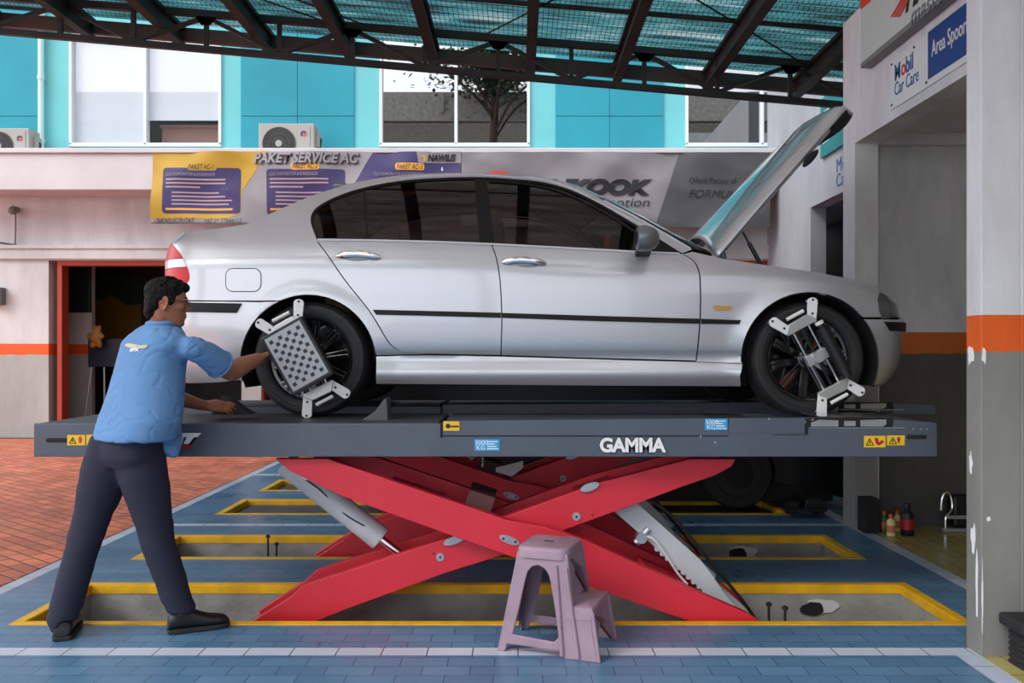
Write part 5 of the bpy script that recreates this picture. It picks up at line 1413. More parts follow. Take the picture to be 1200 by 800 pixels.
loft(bm, [ring3(hp(.088+.0*0, 0, .022), hx, hy, .008, .008, 12), ring3(hp(.094, 0, .0), hx, hy, .012, .011, 12), ring3(hp(.100, 0, -.018), hx, hy, .017, .016, 12), ring3(hp(.098, 0, -.030), hx, hy, .013, .017, 12), ring3(hp(.088, 0, -.036), hx, hy, .006, .01, 12)])
ellipsoid(bm, hp(.080, 0, .026), (.016, .046, .009), HM)
for z, r in ((-.053, .0075), (-.066, .009)): ellipsoid(bm, hp(.085, 0, z), (.013, .024, r), HM)
ellipsoid(bm, hp(.070, 0, -.098), (.022, .022, .017), HM)
for s in (-1, 1):
    ellipsoid(bm, hp(.052, s*.045, -.015), (.03, .018, .022), HM)
    R_ = HM@Matrix.Rotation(s*.35, 3, 'Z')
    c_ = hp(-.006, s*.074, -.008)
    # ear: rim, lobe and bowl
    pts = [c_+R_@Vector((.014*math.cos(t)-.004, s*(.006+.004*math.cos(t)), .029*math.sin(t))) for t in np.linspace(-2.6, 2.4, 14)]
    limb(bm, pts, [.0058]*len(pts), n=8, sub=1)
    ellipsoid(bm, c_+R_@Vector((-.004, 0, 0)), (.013, .0055, .026), R_); ellipsoid(bm, c_+R_@Vector((.0, 0, -.028)), (.008, .006, .009), R_)
# hands
def hand(bm, wrist, d, palm_n, s, curl, spread=1.0, thumb_up=1):
    """d: direction of the fingers, palm_n: out of the back of the hand, s: thumb side +1/-1"""
    d = d.normalized(); n = (palm_n-d*palm_n.dot(d)).normalized(); e = d.cross(n)*s      # e: towards the thumb
    rings = []
    for t, a, b in ((0, .026, .019), (.03, .034, .016), (.06, .040, .015), (.085, .041, .013)):
        rings.append(ring3(wrist+d*t, e, n, a, b, 16, 2.6))
    loft(bm, rings)
    for k, (off_, L_, r) in enumerate(((.030, .070, .0088), (.010, .078, .0090), (-.011, .072, .0086), (-.030, .056, .0076))):
        p = wrist+d*.080+e*off_; dd = (d+e*off_*1.2*spread).normalized(); pts = [p-d*.02]; ang = .12
        cu = curl if not isinstance(curl, (list, tuple)) else curl[k]
        for i, seg_ in enumerate((.43, .31, .26)):
            q = dd*math.cos(ang)-n*math.sin(ang); pts.append(pts[-1]+q*L_*seg_+(d*.02 if i == 0 else Vector((0, 0, 0)))); ang += cu
        limb(bm, pts, [r, r, r*.92, r*.78], n=10, sub=3)
    p = wrist+d*.02+e*.024-n*.004; q = (d*.75+e*.85*thumb_up-n*.35).normalized(); q2 = (d*.95+e*.25-n*.45).normalized()
    limb(bm, [p, p+q*.042, p+q*.042+q2*.030, p+q*.042+q2*.054], [.0135, .0112, .0098, .0078], n=10, sub=3)
hand(bm, RWr, Vector((.30, .92, .25)), Vector((-.5, -.2, .9)), -1, .55)
hand(bm, LWr, Vector((.90, .25, -.05)), Vector((-.1, -.75, .8)), -1, [.15, .35, .5, .6])
def vein(co, n): return 0
body = obj('body', baked(bm, .0042, 3), M['skin'], man, smooth=True, sharp=0)
# ---- hair ----
bm = B()
ellipsoid(bm, hp(-.020, 0, .050), (.090, .075, .070), HM, 28, 18)
ellipsoid(bm, hp(-.060, 0, .0), (.046, .060, .070), HM, 24, 16)
ellipsoid(bm, hp(.035, 0, .092), (.055, .052, .026), HM, 24, 16)
ellipsoid(bm, hp(.068, .01, .084), (.026, .040, .018), HM, 24, 16)
ellipsoid(bm, hp(-.075, 0, -.055), (.03, .048, .035), HM, 20, 12)
for s in (-1, 1): ellipsoid(bm, hp(.012, s*.068, .022), (.022, .011, .034), HM)
rnd = random.Random(4)
for i in range(110):
    a = rnd.uniform(0, 2*PI); e_ = rnd.uniform(.15, 1.5); v = Vector((math.cos(a)*math.cos(e_), math.sin(a)*math.cos(e_), math.sin(e_)))
    p = hp(-.014+.092*v.x, .078*v.y, .050+.070*v.z)
    fl = (hx*.8+hz*.5+hy*rnd.uniform(-.6, .6)+HM@v*.4).normalized()
    limb(bm, [p-fl*.008, p+fl*.012, p+fl*.024-hz*.002], [.008, .0065, .0028], n=7, sub=2)
obj('hair', baked(bm, .0042, 1, lambda co, n: .003*mnoise.noise(co*70)+.002*mnoise.noise(co*160)), M['hair'], man, smooth=True, sharp=0)
for s in (-1, 1):
    bm = B(); limb(bm, [hp(.088, s*.012, .031), hp(.086, s*.03, .036), hp(.074, s*.046, .031)], [.0035, .0045, .002], n=8); obj('eyebrow', bm, M['hair'], man, smooth=True)
    bm = B(); ellipsoid(bm, hp(.072, s*.030, .008), (.010, .011, .007), HM); ey = obj('eye', bm, M['white'], man, smooth=True)
    bm = B(); ellipsoid(bm, hp(.0790, s*.0305, .008), (.0045, .0055, .0055), HM); obj('iris', bm, M['black'], ey, smooth=True)
bm = B(); ellipsoid(bm, hp(.0955, 0, -.0595), (.004, .019, .0016), HM); obj('mouth', bm, mat('lip_line', rgb(84,44,38), .5), man, smooth=True)
# glasses
gl = None
for s in (-1, 1):
    bm = B(); pts = [hp(.104+.002*math.sin(t), s*(.032+.024*math.cos(t)), .006+.0165*math.sin(t)) for t in np.linspace(0, 2*PI, 25)[:-1]]
    tube(bm, pts, .0017, 8, closed=True)
    tube(bm, [hp(.103, s*.056, .012), hp(.085, s*.070, .012), hp(.03, s*.078, .010), hp(-.012, s*.080, .006), hp(-.03, s*.078, -.014)], .0018, 8)
    if s == -1: tube(bm, [hp(.104, -.009, .010), hp(.108, 0, .013), hp(.104, .009, .010)], .0016, 8)
    g_ = obj('glasses_frame', bm, M['black'], man, smooth=True)
    bm = B(); bm.faces.new([bm.verts.new(p) for p in pts]); obj('lens', bm, M['pane_clear'], g_)
# ---- shirt ----
def crease(nv, w): return math.exp(-(nv/w)**2)
def folds(co, n):
    # soft creases: drawn from the armpit across the back, gathered above the hem
    v = 0
    arm = math.exp(-((co-RS).length/.28)**2); lo = max(0, min(1, (1.20-co.z)/.18))
    q = Vector((co.x*3.2+co.z*3.0, co.y*3, co.z*8-co.x*5)); n1 = mnoise.noise(q*1.9); v -= (.0014+.0040*arm+.0016*lo)*crease(n1, .055)
    q = Vector((co.x*4+co.z*6+7, co.y*4, co.z*11+co.x*4)); n2 = mnoise.noise(q*1.6); v -= (.0008+.0040*lo)*crease(n2, .06)
    q = Vector((co.x*14, co.y*9, co.z*9+3)); n3 = mnoise.noise(q); v -= .0025*arm*crease(n3, .10)
    q = Vector((co.x*7, co.y*7, co.z*5)); v += .004*mnoise.noise(q*1.4)
    return v
bm = B()
SH = [(158,515,3.935,.222,.150), (160,505,3.94,.230,.155), (164,492,3.945,.230,.155), (168,474,3.955,.214,.150), (172,455,3.96,.196,.145), (175,438,3.965,.190,.138), (178,420,3.965,.190,.130), (181,404,3.965,.205,.116), (183,395,3.965,.186,.104), (186,388,3.965,.145,.090), (189,382,3.965,.092,.078), (191,379,3.965,.072,.07)]
torso(bm, 1, 1, SH)
# loose tail hanging at the front right
limb(bm, [W(188,496,3.975), W(196,515,3.98), W(204,531,3.98)], [.085, .062, .028], fdir=RT, flat=1.2)
limb(bm, [RS-RT*.10-UP*.035, RS-RT*.01-UP*.014, RS.lerp(RE, .4), RS.lerp(RE, .74)], [.045, .056, .066, .071], caps=False)
limb(bm, [LS+RT*.09-UP*.03, LS+RT*.035-UP*.024, LS.lerp(LE, .4), LS.lerp(LE, .74)], [.045, .054, .064, .068], caps=False)
sb = baked(bm, .0075, 16, folds)
shirt = obj('shirt', sb, M['shirt'], man, smooth=True, sharp=0)
# collar and cuffs
bm = B(); cr_ = []
cA, cB_ = W(190.5,384,3.962), W(193,374.5,3.955)
tube(bm, [cA.lerp(cB_, .5)+RT*.068*math.cos(t)+FW*.066*math.sin(t)+UP*.004*math.cos(t*2) for t in np.linspace(0, 2*PI, 29)[:-1]], .014, 10, closed=True)
loft(bm, [ring3(cA, RT, FW, .080, .078, 28), ring3(cA.lerp(cB_, .6), RT, FW, .068, .066, 28), ring3(cB_, RT, FW, .066, .064, 28), ring3(cA.lerp(cB_, .3), RT, FW, .060, .058, 28)], cap=False)
obj('collar', baked(bm, .004, 2), M['shirt'], shirt, smooth=True, sharp=0)
for a, b, r in ((RS, RE, .0715), (LS, LE, .0685)):
    bm = B(); d = (b-a).normalized(); x, y = frame_of(d); c_ = a.lerp(b, .735)
    tube(bm, [c_+(x*math.cos(t)+y*math.sin(t))*(r-.002) for t in np.linspace(0, 2*PI, 33)[:-1]], .0045, 8, closed=True)
    obj('cuff', bm, M['shirt'], shirt, smooth=True)
# embroidered badge on the back, following the cloth
from mathutils.bvhtree import BVHTree
def drape(o, bv, dirn, lift=.006):
    inv_ = rootloc(o)
    for v in o.data.vertices:
        p = v.co+inv_; h = bv.ray_cast(p-dirn*.4, dirn)
        if h[0] is not None:
            k = (p-(h[0])).dot(dirn)
            v.co = (h[0]-dirn*(lift-min(.002, 0))-inv_)
tmp = bmesh.new(); tmp.from_mesh(shirt.data); tmp.transform(Matrix.Translation(rootloc(shirt))); bv = BVHTree.FromBMesh(tmp)
BR = (RT*.95+FW*.0).normalized()
def badge(name, pts_px, m):
    bm = B(); vs = [bm.verts.new(W(a, b, 3.6)) for a, b in pts_px]; bm.faces.new(vs)
    for k in range(1, 9): bmesh.ops.bisect_plane(bm, geom=bm.faces[:]+bm.edges[:]+bm.verts[:], dist=1e-5, plane_co=W(140+4*k, 400, 3.6), plane_no=(1, 0, 0))
    o = obj(name, bm, m, shirt); drape(o, bv, Vector((W(158,406,4).x, 4, 0)).normalized()); return o
M['gold_thread'] = mat('gold_thread', rgb(196,190,150), .7)
badge('badge', [(145.5,402.5),(150,401.2),(158,402.6),(166,404.3),(173,403.2),(173.8,405.2),(171,407.4),(163,408),(152,406.8),(146,405.2)], M['gold_thread'])
t_ = text('badge_lettering', 'SPX', .019, W(151,411.4,3.6), (1,0,0), (0,0,1), M['logo_white'], shirt, .0, shear=.3, xs=1.25, bold=.0008)
drape(t_, bv, Vector((W(158,406,4).x, 4, 0)).normalized(), .008)
tmp.free()
# ---- trousers ----
def tfold(co, n):
    v = .004*mnoise.noise(Vector((co.x*6, co.y*6, co.z*7)))
    kn = math.exp(-((co.z-.44)/.16)**2)+math.exp(-((co.z-.10)/.10)**2)*1.6+math.exp(-((co.z-.78)/.07)**2)*.7
    v += kn*.006*mnoise.noise(Vector((co.x*7+co.z*6, co.y*6, co.z*20)))
    return v
bm = B()
loft(bm, [ring3(W(px, py, Y), RT, FW, a, b, 28, 2.3) for px, py, Y, a, b in ((155,505,3.945,.178,.126), (152,520,3.945,.186,.124), (148,535,3.95,.186,.116), (146.5,546,3.955,.165,.095))])
limb(bm, [W(133,514,3.96), LHip, LHip.lerp(LKn, .3)+RT*.0, LHip.lerp(LKn, .65), LKn, LKn.lerp(LAn, .5), LAn+UP*.0, LAn-UP*.02], [.098, .112, .104, .085, .077, .073, .067, .066], sub=6, caps=False)
limb(bm, [W(168,514,3.94), RHip, RHip.lerp(RKn, .3), RHip.lerp(RKn, .65), RKn, RKn.lerp(RAn, .5), RAn+Vector((.0, 0, .01)), RAn+Vector((.004, 0, -.025))], [.098, .110, .104, .084, .076, .071, .064, .063], sub=6, caps=False)
tr = obj('trousers', baked(bm, .0075, 22, tfold), M['trouser'], man, smooth=True, sharp=0)
# ---- shoes ----
def shoe(c, d, L_=.275, pitch=0):
    d = d.normalized(); e = Vector((-d.y, d.x, 0)); bm = B(); rings = []
    prof = [(-.080, .028, .040, .0), (-.074, .038, .085, 0), (-.045, .044, .112, 0), (-.01, .045, .118, 0), (.03, .046, .104, 0), (.07, .049, .082, 0), (.115, .053, .066, 0), (.155, .052, .060, 0), (.185, .042, .050, 0), (.200, .022, .032, 0)]
    for x, w_, h_, _ in prof:
        p = c+d*x; rings.append([p+e*w_*math.copysign(abs(math.cos(t))**.75, math.cos(t))+UP*(.018+(h_-.018)*.5+(h_-.018)*.5*math.copysign(abs(math.sin(t))**.8, math.sin(t))) for t in np.linspace(0, 2*PI, 21)[:-1]])
    loft(bm, rings); s_ = obj('shoe', baked(bm, .005, 2), M['shoe'], man, smooth=True, sharp=0)
    bm = B(); lo = []; hi = []
    for x, w_, h_, _ in prof:
        lo.append((x, w_+.003))
    out = [c+d*x+e*w_ for x, w_ in lo]+[c+d*x-e*w_ for x, w_ in lo[::-1]]
    prism(bm, [p+UP*.003 for p in out], (0, 0, .020)); obj('sole', bm, M['rubber'], s_, bevel=.004)
    bm = B()
    for k in range(4):
        x = .012+k*.02; z = .094-.0075*k*1.5; tube(bm, [c+d*x+e*.02+UP*(z-.006), c+d*(x+.004)+UP*(z+.006), c+d*x-e*.02+UP*(z-.006)], .0028, 6)
    obj('shoelaces', bm, M['black'], s_, smooth=True)
shoe(Vector((LAn.x-.005, 3.98, 0)), Vector((-.33, .94, 0)))
shoe(Vector((RAn.x+.015, 4.055, 0)), Vector((.90, .44, 0)))
# chock in his hand
bm = B(); Yk = 4.43
prism(bm, [W(295,485.5,Yk), W(291,484,Yk), W(275,473,Yk), W(263,463.8,Yk), W(259,465.5,Yk), W(247,485.5,Yk)], (0, .10, 0))
o = obj('wheel_chock', bm, M['rubber'], bevel=.004); tag(o, 'black wedge wheel chock held under the mechanic\'s left hand', 'wheel chock')
# ================= banners, signs =================
M['ban_white'] = mat('banner_white', rgb(146,140,145), .6, var=.08, vscale=2)
M['ban_yellow'] = mat('banner_yellow', rgb(190,150,42), .6, var=.08, vscale=2)
M['ban_purple'] = mat('banner_purple', rgb(56,44,96), .6, var=.08, vscale=2)
M['ban_grey'] = mat('banner_grey', rgb(76,74,76), .6, var=.08, vscale=2)
M['ban_dull'] = mat('banner_dull_white', rgb(126,121,124), .6, var=.08, vscale=2)
M['ban_orange'] = mat('banner_orange', rgb(226,160,60), .6)
M['ban_ink'] = mat('banner_ink', rgb(24,22,26), .6)
M['ban_red'] = mat('banner_red', rgb(206,66,40), .6)
M['ban_pale'] = mat('banner_pale_text', rgb(178,150,150), .6)
Y1 = 12.32
def wave(x, z): return .016*abs(math.sin(x*1.9+z*5.5+.4))+.012*abs(math.sin(x*3.1-z*4.2))+.030*math.sin(x*1.7+z*2.4)+.018*math.sin(x*4.3-z*5.1+1)+.012*math.sin(x*9+z*3)
def cloth(name, px, m, parent, lift=0, du=.05, dz=.05, sheet=False):
    """a printed area of the banner, following its folds"""
    P_ = [W(a, b, Y1) for a, b in px]; bm = B(); bm.faces.new([bm.verts.new((p.x, 0, p.z)) for p in P_])
    x0, x1 = min(p.x for p in P_), max(p.x for p in P_); z0, z1 = min(p.z for p in P_), max(p.z for p in P_)
    k = math.ceil(x0/du)*du
    while k < x1: bmesh.ops.bisect_plane(bm, geom=bm.faces[:]+bm.edges[:]+bm.verts[:], dist=1e-5, plane_co=(k, 0, 0), plane_no=(1, 0, 0)); k += du
    k = math.ceil(z0/dz)*dz
    while k < z1: bmesh.ops.bisect_plane(bm, geom=bm.faces[:]+bm.edges[:]+bm.verts[:], dist=1e-5, plane_co=(0, 0, k), plane_no=(0, 0, 1)); k += dz
    for v in bm.verts: v.co.y = Y1+wave(v.co.x, v.co.z)-lift*.45
    bm.normal_update()
    if bm.faces and sum(f.normal.y for f in bm.faces) > 0: bmesh.ops.reverse_faces(bm, faces=bm.faces[:])
    o = obj(name, bm, m, parent, smooth=True, sharp=0)
    if sheet: s = o.modifiers.new('t', 'SOLIDIFY'); s.thickness = .003
    return o
def btext(name, body, h, px, py, m, parent, lift=.014, xs=1, shear=0, bold=0, align='LEFT'):
    o = text(name, body, h*Y1/F*1.38, W(px, py, Y1-lift), (1, 0, 0), (0, 0, 1), m, parent, 0, shear=shear, xs=xs, bold=bold, align=align)
    r = rootloc(o)
    for v in o.data.vertices:
        v.co.y = Y1+wave(v.co.x+r.x, v.co.z+r.z)-lift*.45-.013-r.y
    return o
def wide(o, px0, px1):
    """fit the lettering between two points of the banner"""
    r = rootloc(o); xs_ = [v.co.x for v in o.data.vertices]; a, b = min(xs_), max(xs_); A_, B2 = W(px0, 0, Y1).x-r.x, W(px1, 0, Y1).x-r.x
    for v in o.data.vertices:
        base = v.co.y-wave(v.co.x+r.x, v.co.z+r.z); v.co.x = A_+(v.co.x-a)/(b-a)*(B2-A_); v.co.y = base+wave(v.co.x+r.x, v.co.z+r.z)
    return o
b1 = thing('banner', 'yellow, white and purple service banner hanging under the ledge', 'banner', tuple(W(358, 262, Y1)))
cloth('banner_sheet', [(177,177),(540,177),(540,262),(177,262)], M['ban_white'], b1, 0, sheet=True)
cloth('yellow_field', [(177,177),(314,177),(283,222),(281,250),(264,256),(177,256)], M['ban_yellow'], b1, .006)
cloth('purple_field', [(437,177),(540,177),(540,262),(400,262),(416,214)], M['ban_purple'], b1, .006)
cloth('price_box', rrect(190, 281, 196, 250, 4), M['ban_purple'], b1, .010)
cloth('price_box', rrect(312, 404, 198, 252, 4), M['ban_purple'], b1, .010)
cloth('price_box', rrect(434, 526, 200, 252, 4), M['ban_purple'], b1, .010)
cloth('name_field', [(488,177),(540,177),(540,190),(490,190)], M['ban_white'], b1, .010)
for px, m_ in ((219, 'ban_yellow'), (341, 'ban_orange'), (463, 'ban_orange')):
    cloth('label_field', rrect(px, px+34, 190.5, 199, 3), M[m_], b1, .013)
for px, s in ((220, 'PAKET AC-1'), (343, 'PAKET AC-2'), (465, 'PAKET AC-3')): wide(btext('lettering', s, 6.4, px, 197.6, M['ban_ink'], b1, .017, shear=.25), px, px+30)
wide(btext('lettering_shadow', 'PAKET SERVICE AC', 11.5, 298, 191, M['ban_ink'], b1, .012, shear=.25, bold=.012), 298.5, 422)
wide(btext('lettering', 'PAKET SERVICE AC', 11.5, 297, 190.2, M['ban_white'], b1, .018, shear=.25, bold=.006), 297, 420.5)
wide(btext('lettering', 'NAWILIS', 7.5, 500, 187.4, M['ban_ink'], b1, .015, shear=.25, bold=.006), 501, 534)
cloth('name_mark', [(493,181),(499,181),(499,187),(496,189),(496,183),(493,183)], M['ban_orange'], b1, .015)
for x0, n in ((193, 3), (315, 3), (437, 1)):
    wide(btext('lettering', 'CUCI EVAPORATOR & KONDENSOR', 3.8, x0, 205.5, M['ban_white'], b1, .016, shear=.25), x0+1, x0+58)
    if n > 1:
        for i, y in enumerate((210.5, 215, 219.5)):
            cloth('text_line', [(x0+1, y-1.7), (x0+(70 if i < 2 else 40), y-1.7), (x0+(70 if i < 2 else 40), y), (x0+1, y)], M['ban_pale'], b1, .014)
        for i, y in enumerate((226, 230.5, 235, 239.5)):
            cloth('text_line', [(x0+8, y-1.6), (x0+[62, 70, 78, 74][i], y-1.6), (x0+[62, 70, 78, 74][i], y), (x0+8, y)], M['ban_pale'], b1, .014)
        cloth('text_line', [(x0+1, 243.5), (x0+79, 243.5), (x0+79, 246), (x0+1, 246)], M['ban_orange'], b1, .014)
wide(btext('lettering', 'NAWILISCIPUTAT', 6, 185, 261, M['ban_ink'], b1, .015, shear=.25), 184, 228)
wide(btext('lettering', '+62 21 27644112', 6, 238, 261, M['ban_ink'], b1, .015, shear=.25), 239, 283)
b2 = thing('banner', 'grey-white tyre banner hanging behind the car roof and bonnet', 'banner', tuple(W(720, 268, Y1)))
cloth('banner_sheet', [(541,178),(903,178),(903,266),(541,266)], M['ban_dull'], b2, 0, sheet=True)
cloth('grey_field', [(797,178),(903,178),(903,266),(767,266)], M['ban_grey'], b2, .008)
wide(btext('lettering', 'HANKOOK', 16.5, 560, 227, M['ban_ink'], b2, .014, shear=.25, bold=.02), 598, 765)
wide(btext('lettering', 'driving emotion', 11, 640, 242, M['ban_ink'], b2, .014, shear=.25), 642, 761)
wide(btext('lettering', 'Official Partner of', 7, 808, 214, M['ban_ink'], b2, .016), 808, 864)
wide(btext('lettering', 'FORMULA E', 10, 807, 231, M['ban_ink'], b2, .016, shear=.35), 807, 884)
cloth('name_mark', [(573,200),(590,200),(600,206),(588,212),(576,210)], M['ban_red'], b2, .014)
# signs on the side fascia (plane X = 2.5)
def fs(px, py, o=0):
    Y = (2.5-o)/((px-CX)/F); return Vector((2.5-o, Y, EYE-(py-CY)/F*Y))
XD, ZU = (0, -1, 0), (0, 0, 1)
M['sign_white'] = mat('sign_white', rgb(220,222,222), .35, coat=.3)
M['sign_grey'] = mat('sign_grey_face', rgb(196,202,200), .35)
M['sign_blue'] = mat('sign_blue', rgb(30,62,132), .4)
M['sign_blue_text'] = mat('sign_blue_text', rgb(40,84,150), .4)
M['sign_red'] = mat('sign_red', rgb(214,56,32), .4)
M['sign_teal'] = mat('sign_teal', rgb(20,112,116), .4)
M['sign_edge'] = mat('sign_edge', rgb(120,122,122), .5)
p0 = fs(1021.5, 80.5); yl = p0.y; zb0 = p0.z
s1 = thing('sign_board', 'white tyre dealer sign with red curved mark high on the fascia', 'sign', (2.47, yl-1.1, zb0))
bm = B(); box(bm, 2.42, 2.4995, yl-2.4, yl, zb0, zb0+1.0); obj('sign_box', bm, M['sign_edge'], s1, bevel=.006)
bm = B(); box(bm, 2.415, 2.42, yl-2.38, yl-.015, zb0+.03, zb0+.985); fcs = obj('sign_face', bm, M['sign_grey'], s1)
bm = B(); q = [(yl-.015, zb0+.985), (yl-.015, fs(1022, 12).z), (fs(1035, 2).y, fs(1035, 2).z+.0), (fs(1052, -12).y, zb0+.985)]
prism(bm, [(2.4145, a, b) for a, b in q], (-.002, 0, 0)); obj('red_corner', bm, M['sign_red'], fcs)
# curved red mark
for k in range(3):
    bm = B(); c0 = fs(1043.5+4*k, 20, .088); c1 = fs(1059+3*k, -14, .088)
    pts = [c0.lerp(c1, t)+Vector((0, -.05*math.sin(t*PI), 0)) for t in np.linspace(0, 1, 10)]
    prism(bm, pts+[p+Vector((0, -.030, -.012)) for p in pts[::-1]], (-.002, 0, 0)); obj('curved_mark', bm, M['sign_red'], fcs)
tq = fs(1060.5, 15, .088); text('lettering', 'HANKOOK', .20, (2.412, tq.y, tq.z), XD, ZU, M['ban_ink'], fcs, .002, shear=.3, bold=.006)
tq = fs(1066, 32, .088); text('lettering', 'masters', .165, (2.412, tq.y, tq.z), XD, ZU, M['sign_edge'], fcs, .002, shear=.3, bold=.001)
p1 = fs(1045, 130); y2 = p1.y; z2 = p1.z
s2 = thing('sign_board', 'white lubricant sign with a blue panel below the larger sign', 'sign', (2.49, y2-.9, z2))
zt2 = fs(1045, 72).z
bm = B(); box(bm, 2.488, 2.4995, y2-1.9, y2, z2, zt2); f2 = obj('sign_panel', bm, M['sign_white'], s2, bevel=.002)
yb_ = fs(1090, 60).y
bm = B(); box(bm, 2.486, 2.488, yb_-1.0, yb_, fs(1090, 93.5).z, fs(1090, 38).z); fb = obj('blue_panel', bm, M['sign_blue'], f2)
text('lettering', 'Area Spooring', .135, (2.4845, yb_-.05, fs(1097, 65).z), XD, ZU, M['sign_white'], fb, .002, bold=.001, xs=.62)
tm = fs(1050.5, 95); o = text('lettering', 'M', .145, (2.4865, tm.y, tm.z), XD, ZU, M['sign_blue_text'], f2, .002, bold=.003, xs=.8)
text('lettering', 'o', .145, (2.4865, tm.y-.098, tm.z), XD, ZU, M['sign_red'], f2, .002, bold=.003, xs=.8)
text('lettering', 'bil', .145, (2.4865, tm.y-.162, tm.z), XD, ZU, M['sign_blue_text'], f2, .002, bold=.003, xs=.8)
tm = fs(1050.5, 113); text('lettering', 'Car Care', .125, (2.4865, tm.y, tm.z), XD, ZU, M['sign_blue_text'], f2, .002, xs=.72)
for a, b in ((y2-.03, z2+.03), (y2-.03, zt2-.03), (yb_+.02, z2+.03), (y2-.35, zt2-.03)):
    bm = B(); cyl(bm, (2.489, a, b), (2.483, a, b), .008, n=10); obj('screw', bm, M['black'], f2)
# the same pair on the further building (plane X = 3.8)
def fs2(px, py, o=0):
    Y = (3.8-o)/((px-CX)/F); return Vector((3.8-o, Y, EYE-(py-CY)/F*Y))
a, b = fs2(965, 186), fs2(965, 150)
s3 = thing('sign_board', 'small teal sign on the further building behind the bonnet tip', 'sign', (3.78, a.y-.5, a.z))
bm = B(); box(bm, 3.76, 3.7995, a.y-1.2, a.y, a.z, b.z+.35); o = obj('sign_panel', bm, M['sign_teal'], s3, bevel=.004)
for k in range(4):
    bm = B(); box(bm, 3.757, 3.76, a.y-.30, a.y-.08, a.z+.16+.12*k, a.z+.19+.12*k); obj('print_line', bm, M['sign_grey'], o)
t1 = fs2(980, 203); text('lettering', 'Mobil', .24, (3.797, t1.y, t1.z), XD, ZU, M['sign_blue_text'], s3, .002); t1 = fs2(980, 214); text('lettering', 'Car Care', .22, (3.797, t1.y, t1.z-.06), XD, ZU, M['sign_blue_text'], s3, .002)
# ================= air conditioner outdoor units =================
M['ac_white'] = mat('ac_casing', rgb(160,156,150), .5, var=.08)
M['ac_dark'] = mat('ac_grille_dark', rgb(40,38,38), .6)
def ac(px0, px1, pyt, label, Y=12.85):
    x0 = (px0-CX)/F*Y; x1 = (px1-CX)/F*Y; zt_ = EYE-(pyt-CY)/F*Y; z0 = 4.285; w_ = x1-x0
    r = thing('air_conditioner_unit', label, 'air conditioner', ((x0+x1)/2, Y+.15, z0))
    zb0 = zt_-.56
    zb0 = max(zb0, 4.27)
    bm = B(); box(bm, x0, x1, Y, Y+.3, z0, zt_); cs = obj('casing', bm, M['ac_white'], r, bevel=.012)
    cx_ = x0+w_*.37; R_ = min(.27, w_*.30); cz = zt_-.055-R_
    def clipz(z): return max(z, z0+.02)
    bm = B(); prism(bm, [(cx_+R_*math.cos(t), Y-.002, clipz(cz+R_*math.sin(t))) for t in np.linspace(0, 2*PI, 49)[:-1]], (0, -.006, 0)); fg = obj('fan_opening', bm, M['ac_dark'], cs)
    bm = B()
    for k in range(30):
        t0 = 2*PI*k/30; pts = []
        for s in np.linspace(.15, .97, 8):
            t = t0+s*.9; pts.append(Vector((cx_+R_*s*math.cos(t), Y-.014, clipz(cz+R_*s*math.sin(t)))))
        if all(p.z > z0+.025 for p in pts): tube(bm, pts, .003, 5)
    for s in (.35, .62, .98):
        pts = [Vector((cx_+R_*s*math.cos(t), Y-.014, clipz(cz+R_*s*math.sin(t)))) for t in np.linspace(0, 2*PI, 41)[:-1]]; tube(bm, pts, .003, 5, closed=True)
    obj('fan_guard', bm, mat('guard', rgb(92,90,88), .5), cs, smooth=True)
    bm = B(); cyl(bm, (cx_, Y-.01, clipz(cz)), (cx_, Y-.026, clipz(cz)), .05, n=24); obj('fan_hub', bm, M['ac_white'], cs)
    bm = B(); box(bm, x0+w_*.70, x0+w_*.93, Y-.008, Y, z0+.01, zt_-.04); pn = obj('front_plate', bm, M['ac_white'], cs, bevel=.004)
    c_ = Vector((x0+w_*.815, Y-.012, zt_-.16))
    bm = B(); pts = [c_+Vector((.045*math.cos(t), 0, .045*math.sin(t))) for t in np.linspace(.4, 4.2, 14)]+[c_+Vector((.022*math.cos(t), 0, .022*math.sin(t))) for t in np.linspace(4.2, .4, 14)]
    prism(bm, pts, (0, -.002, 0)); obj('round_mark', bm, M['ban_purple'], pn)
    bm = B(); prism(bm, [c_+Vector((-.005, 0, .012)), c_+Vector((.045, 0, .0)), c_+Vector((.03, 0, -.032)), c_+Vector((0, 0, -.038))], (0, -.002, 0)); obj('round_mark', bm, M['ban_red'], pn)
    bm = B(); tube(bm, catmull([Vector((x1+.0, Y+.2, zt_-.15)), Vector((x1+.06, Y+.2, zt_-.2)), Vector((x1+.05, Y+.2, zt_-.35)), Vector((x1+.16, Y+.35, z0+.02))], 6), .014, 8); obj('pipe', bm, M['black'], cs, smooth=True)
    bm = B(); box(bm, x1, x1+.05, Y+.12, Y+.26, zt_-.32, zt_-.1); obj('valve_cover', bm, M['ac_white'], cs, bevel=.008)
ac(303, 368, 144.5, 'grey air conditioner unit on the ledge above the purple and yellow banner')
ac(-22, 34, 150, 'white air conditioner unit on the ledge at the far left')
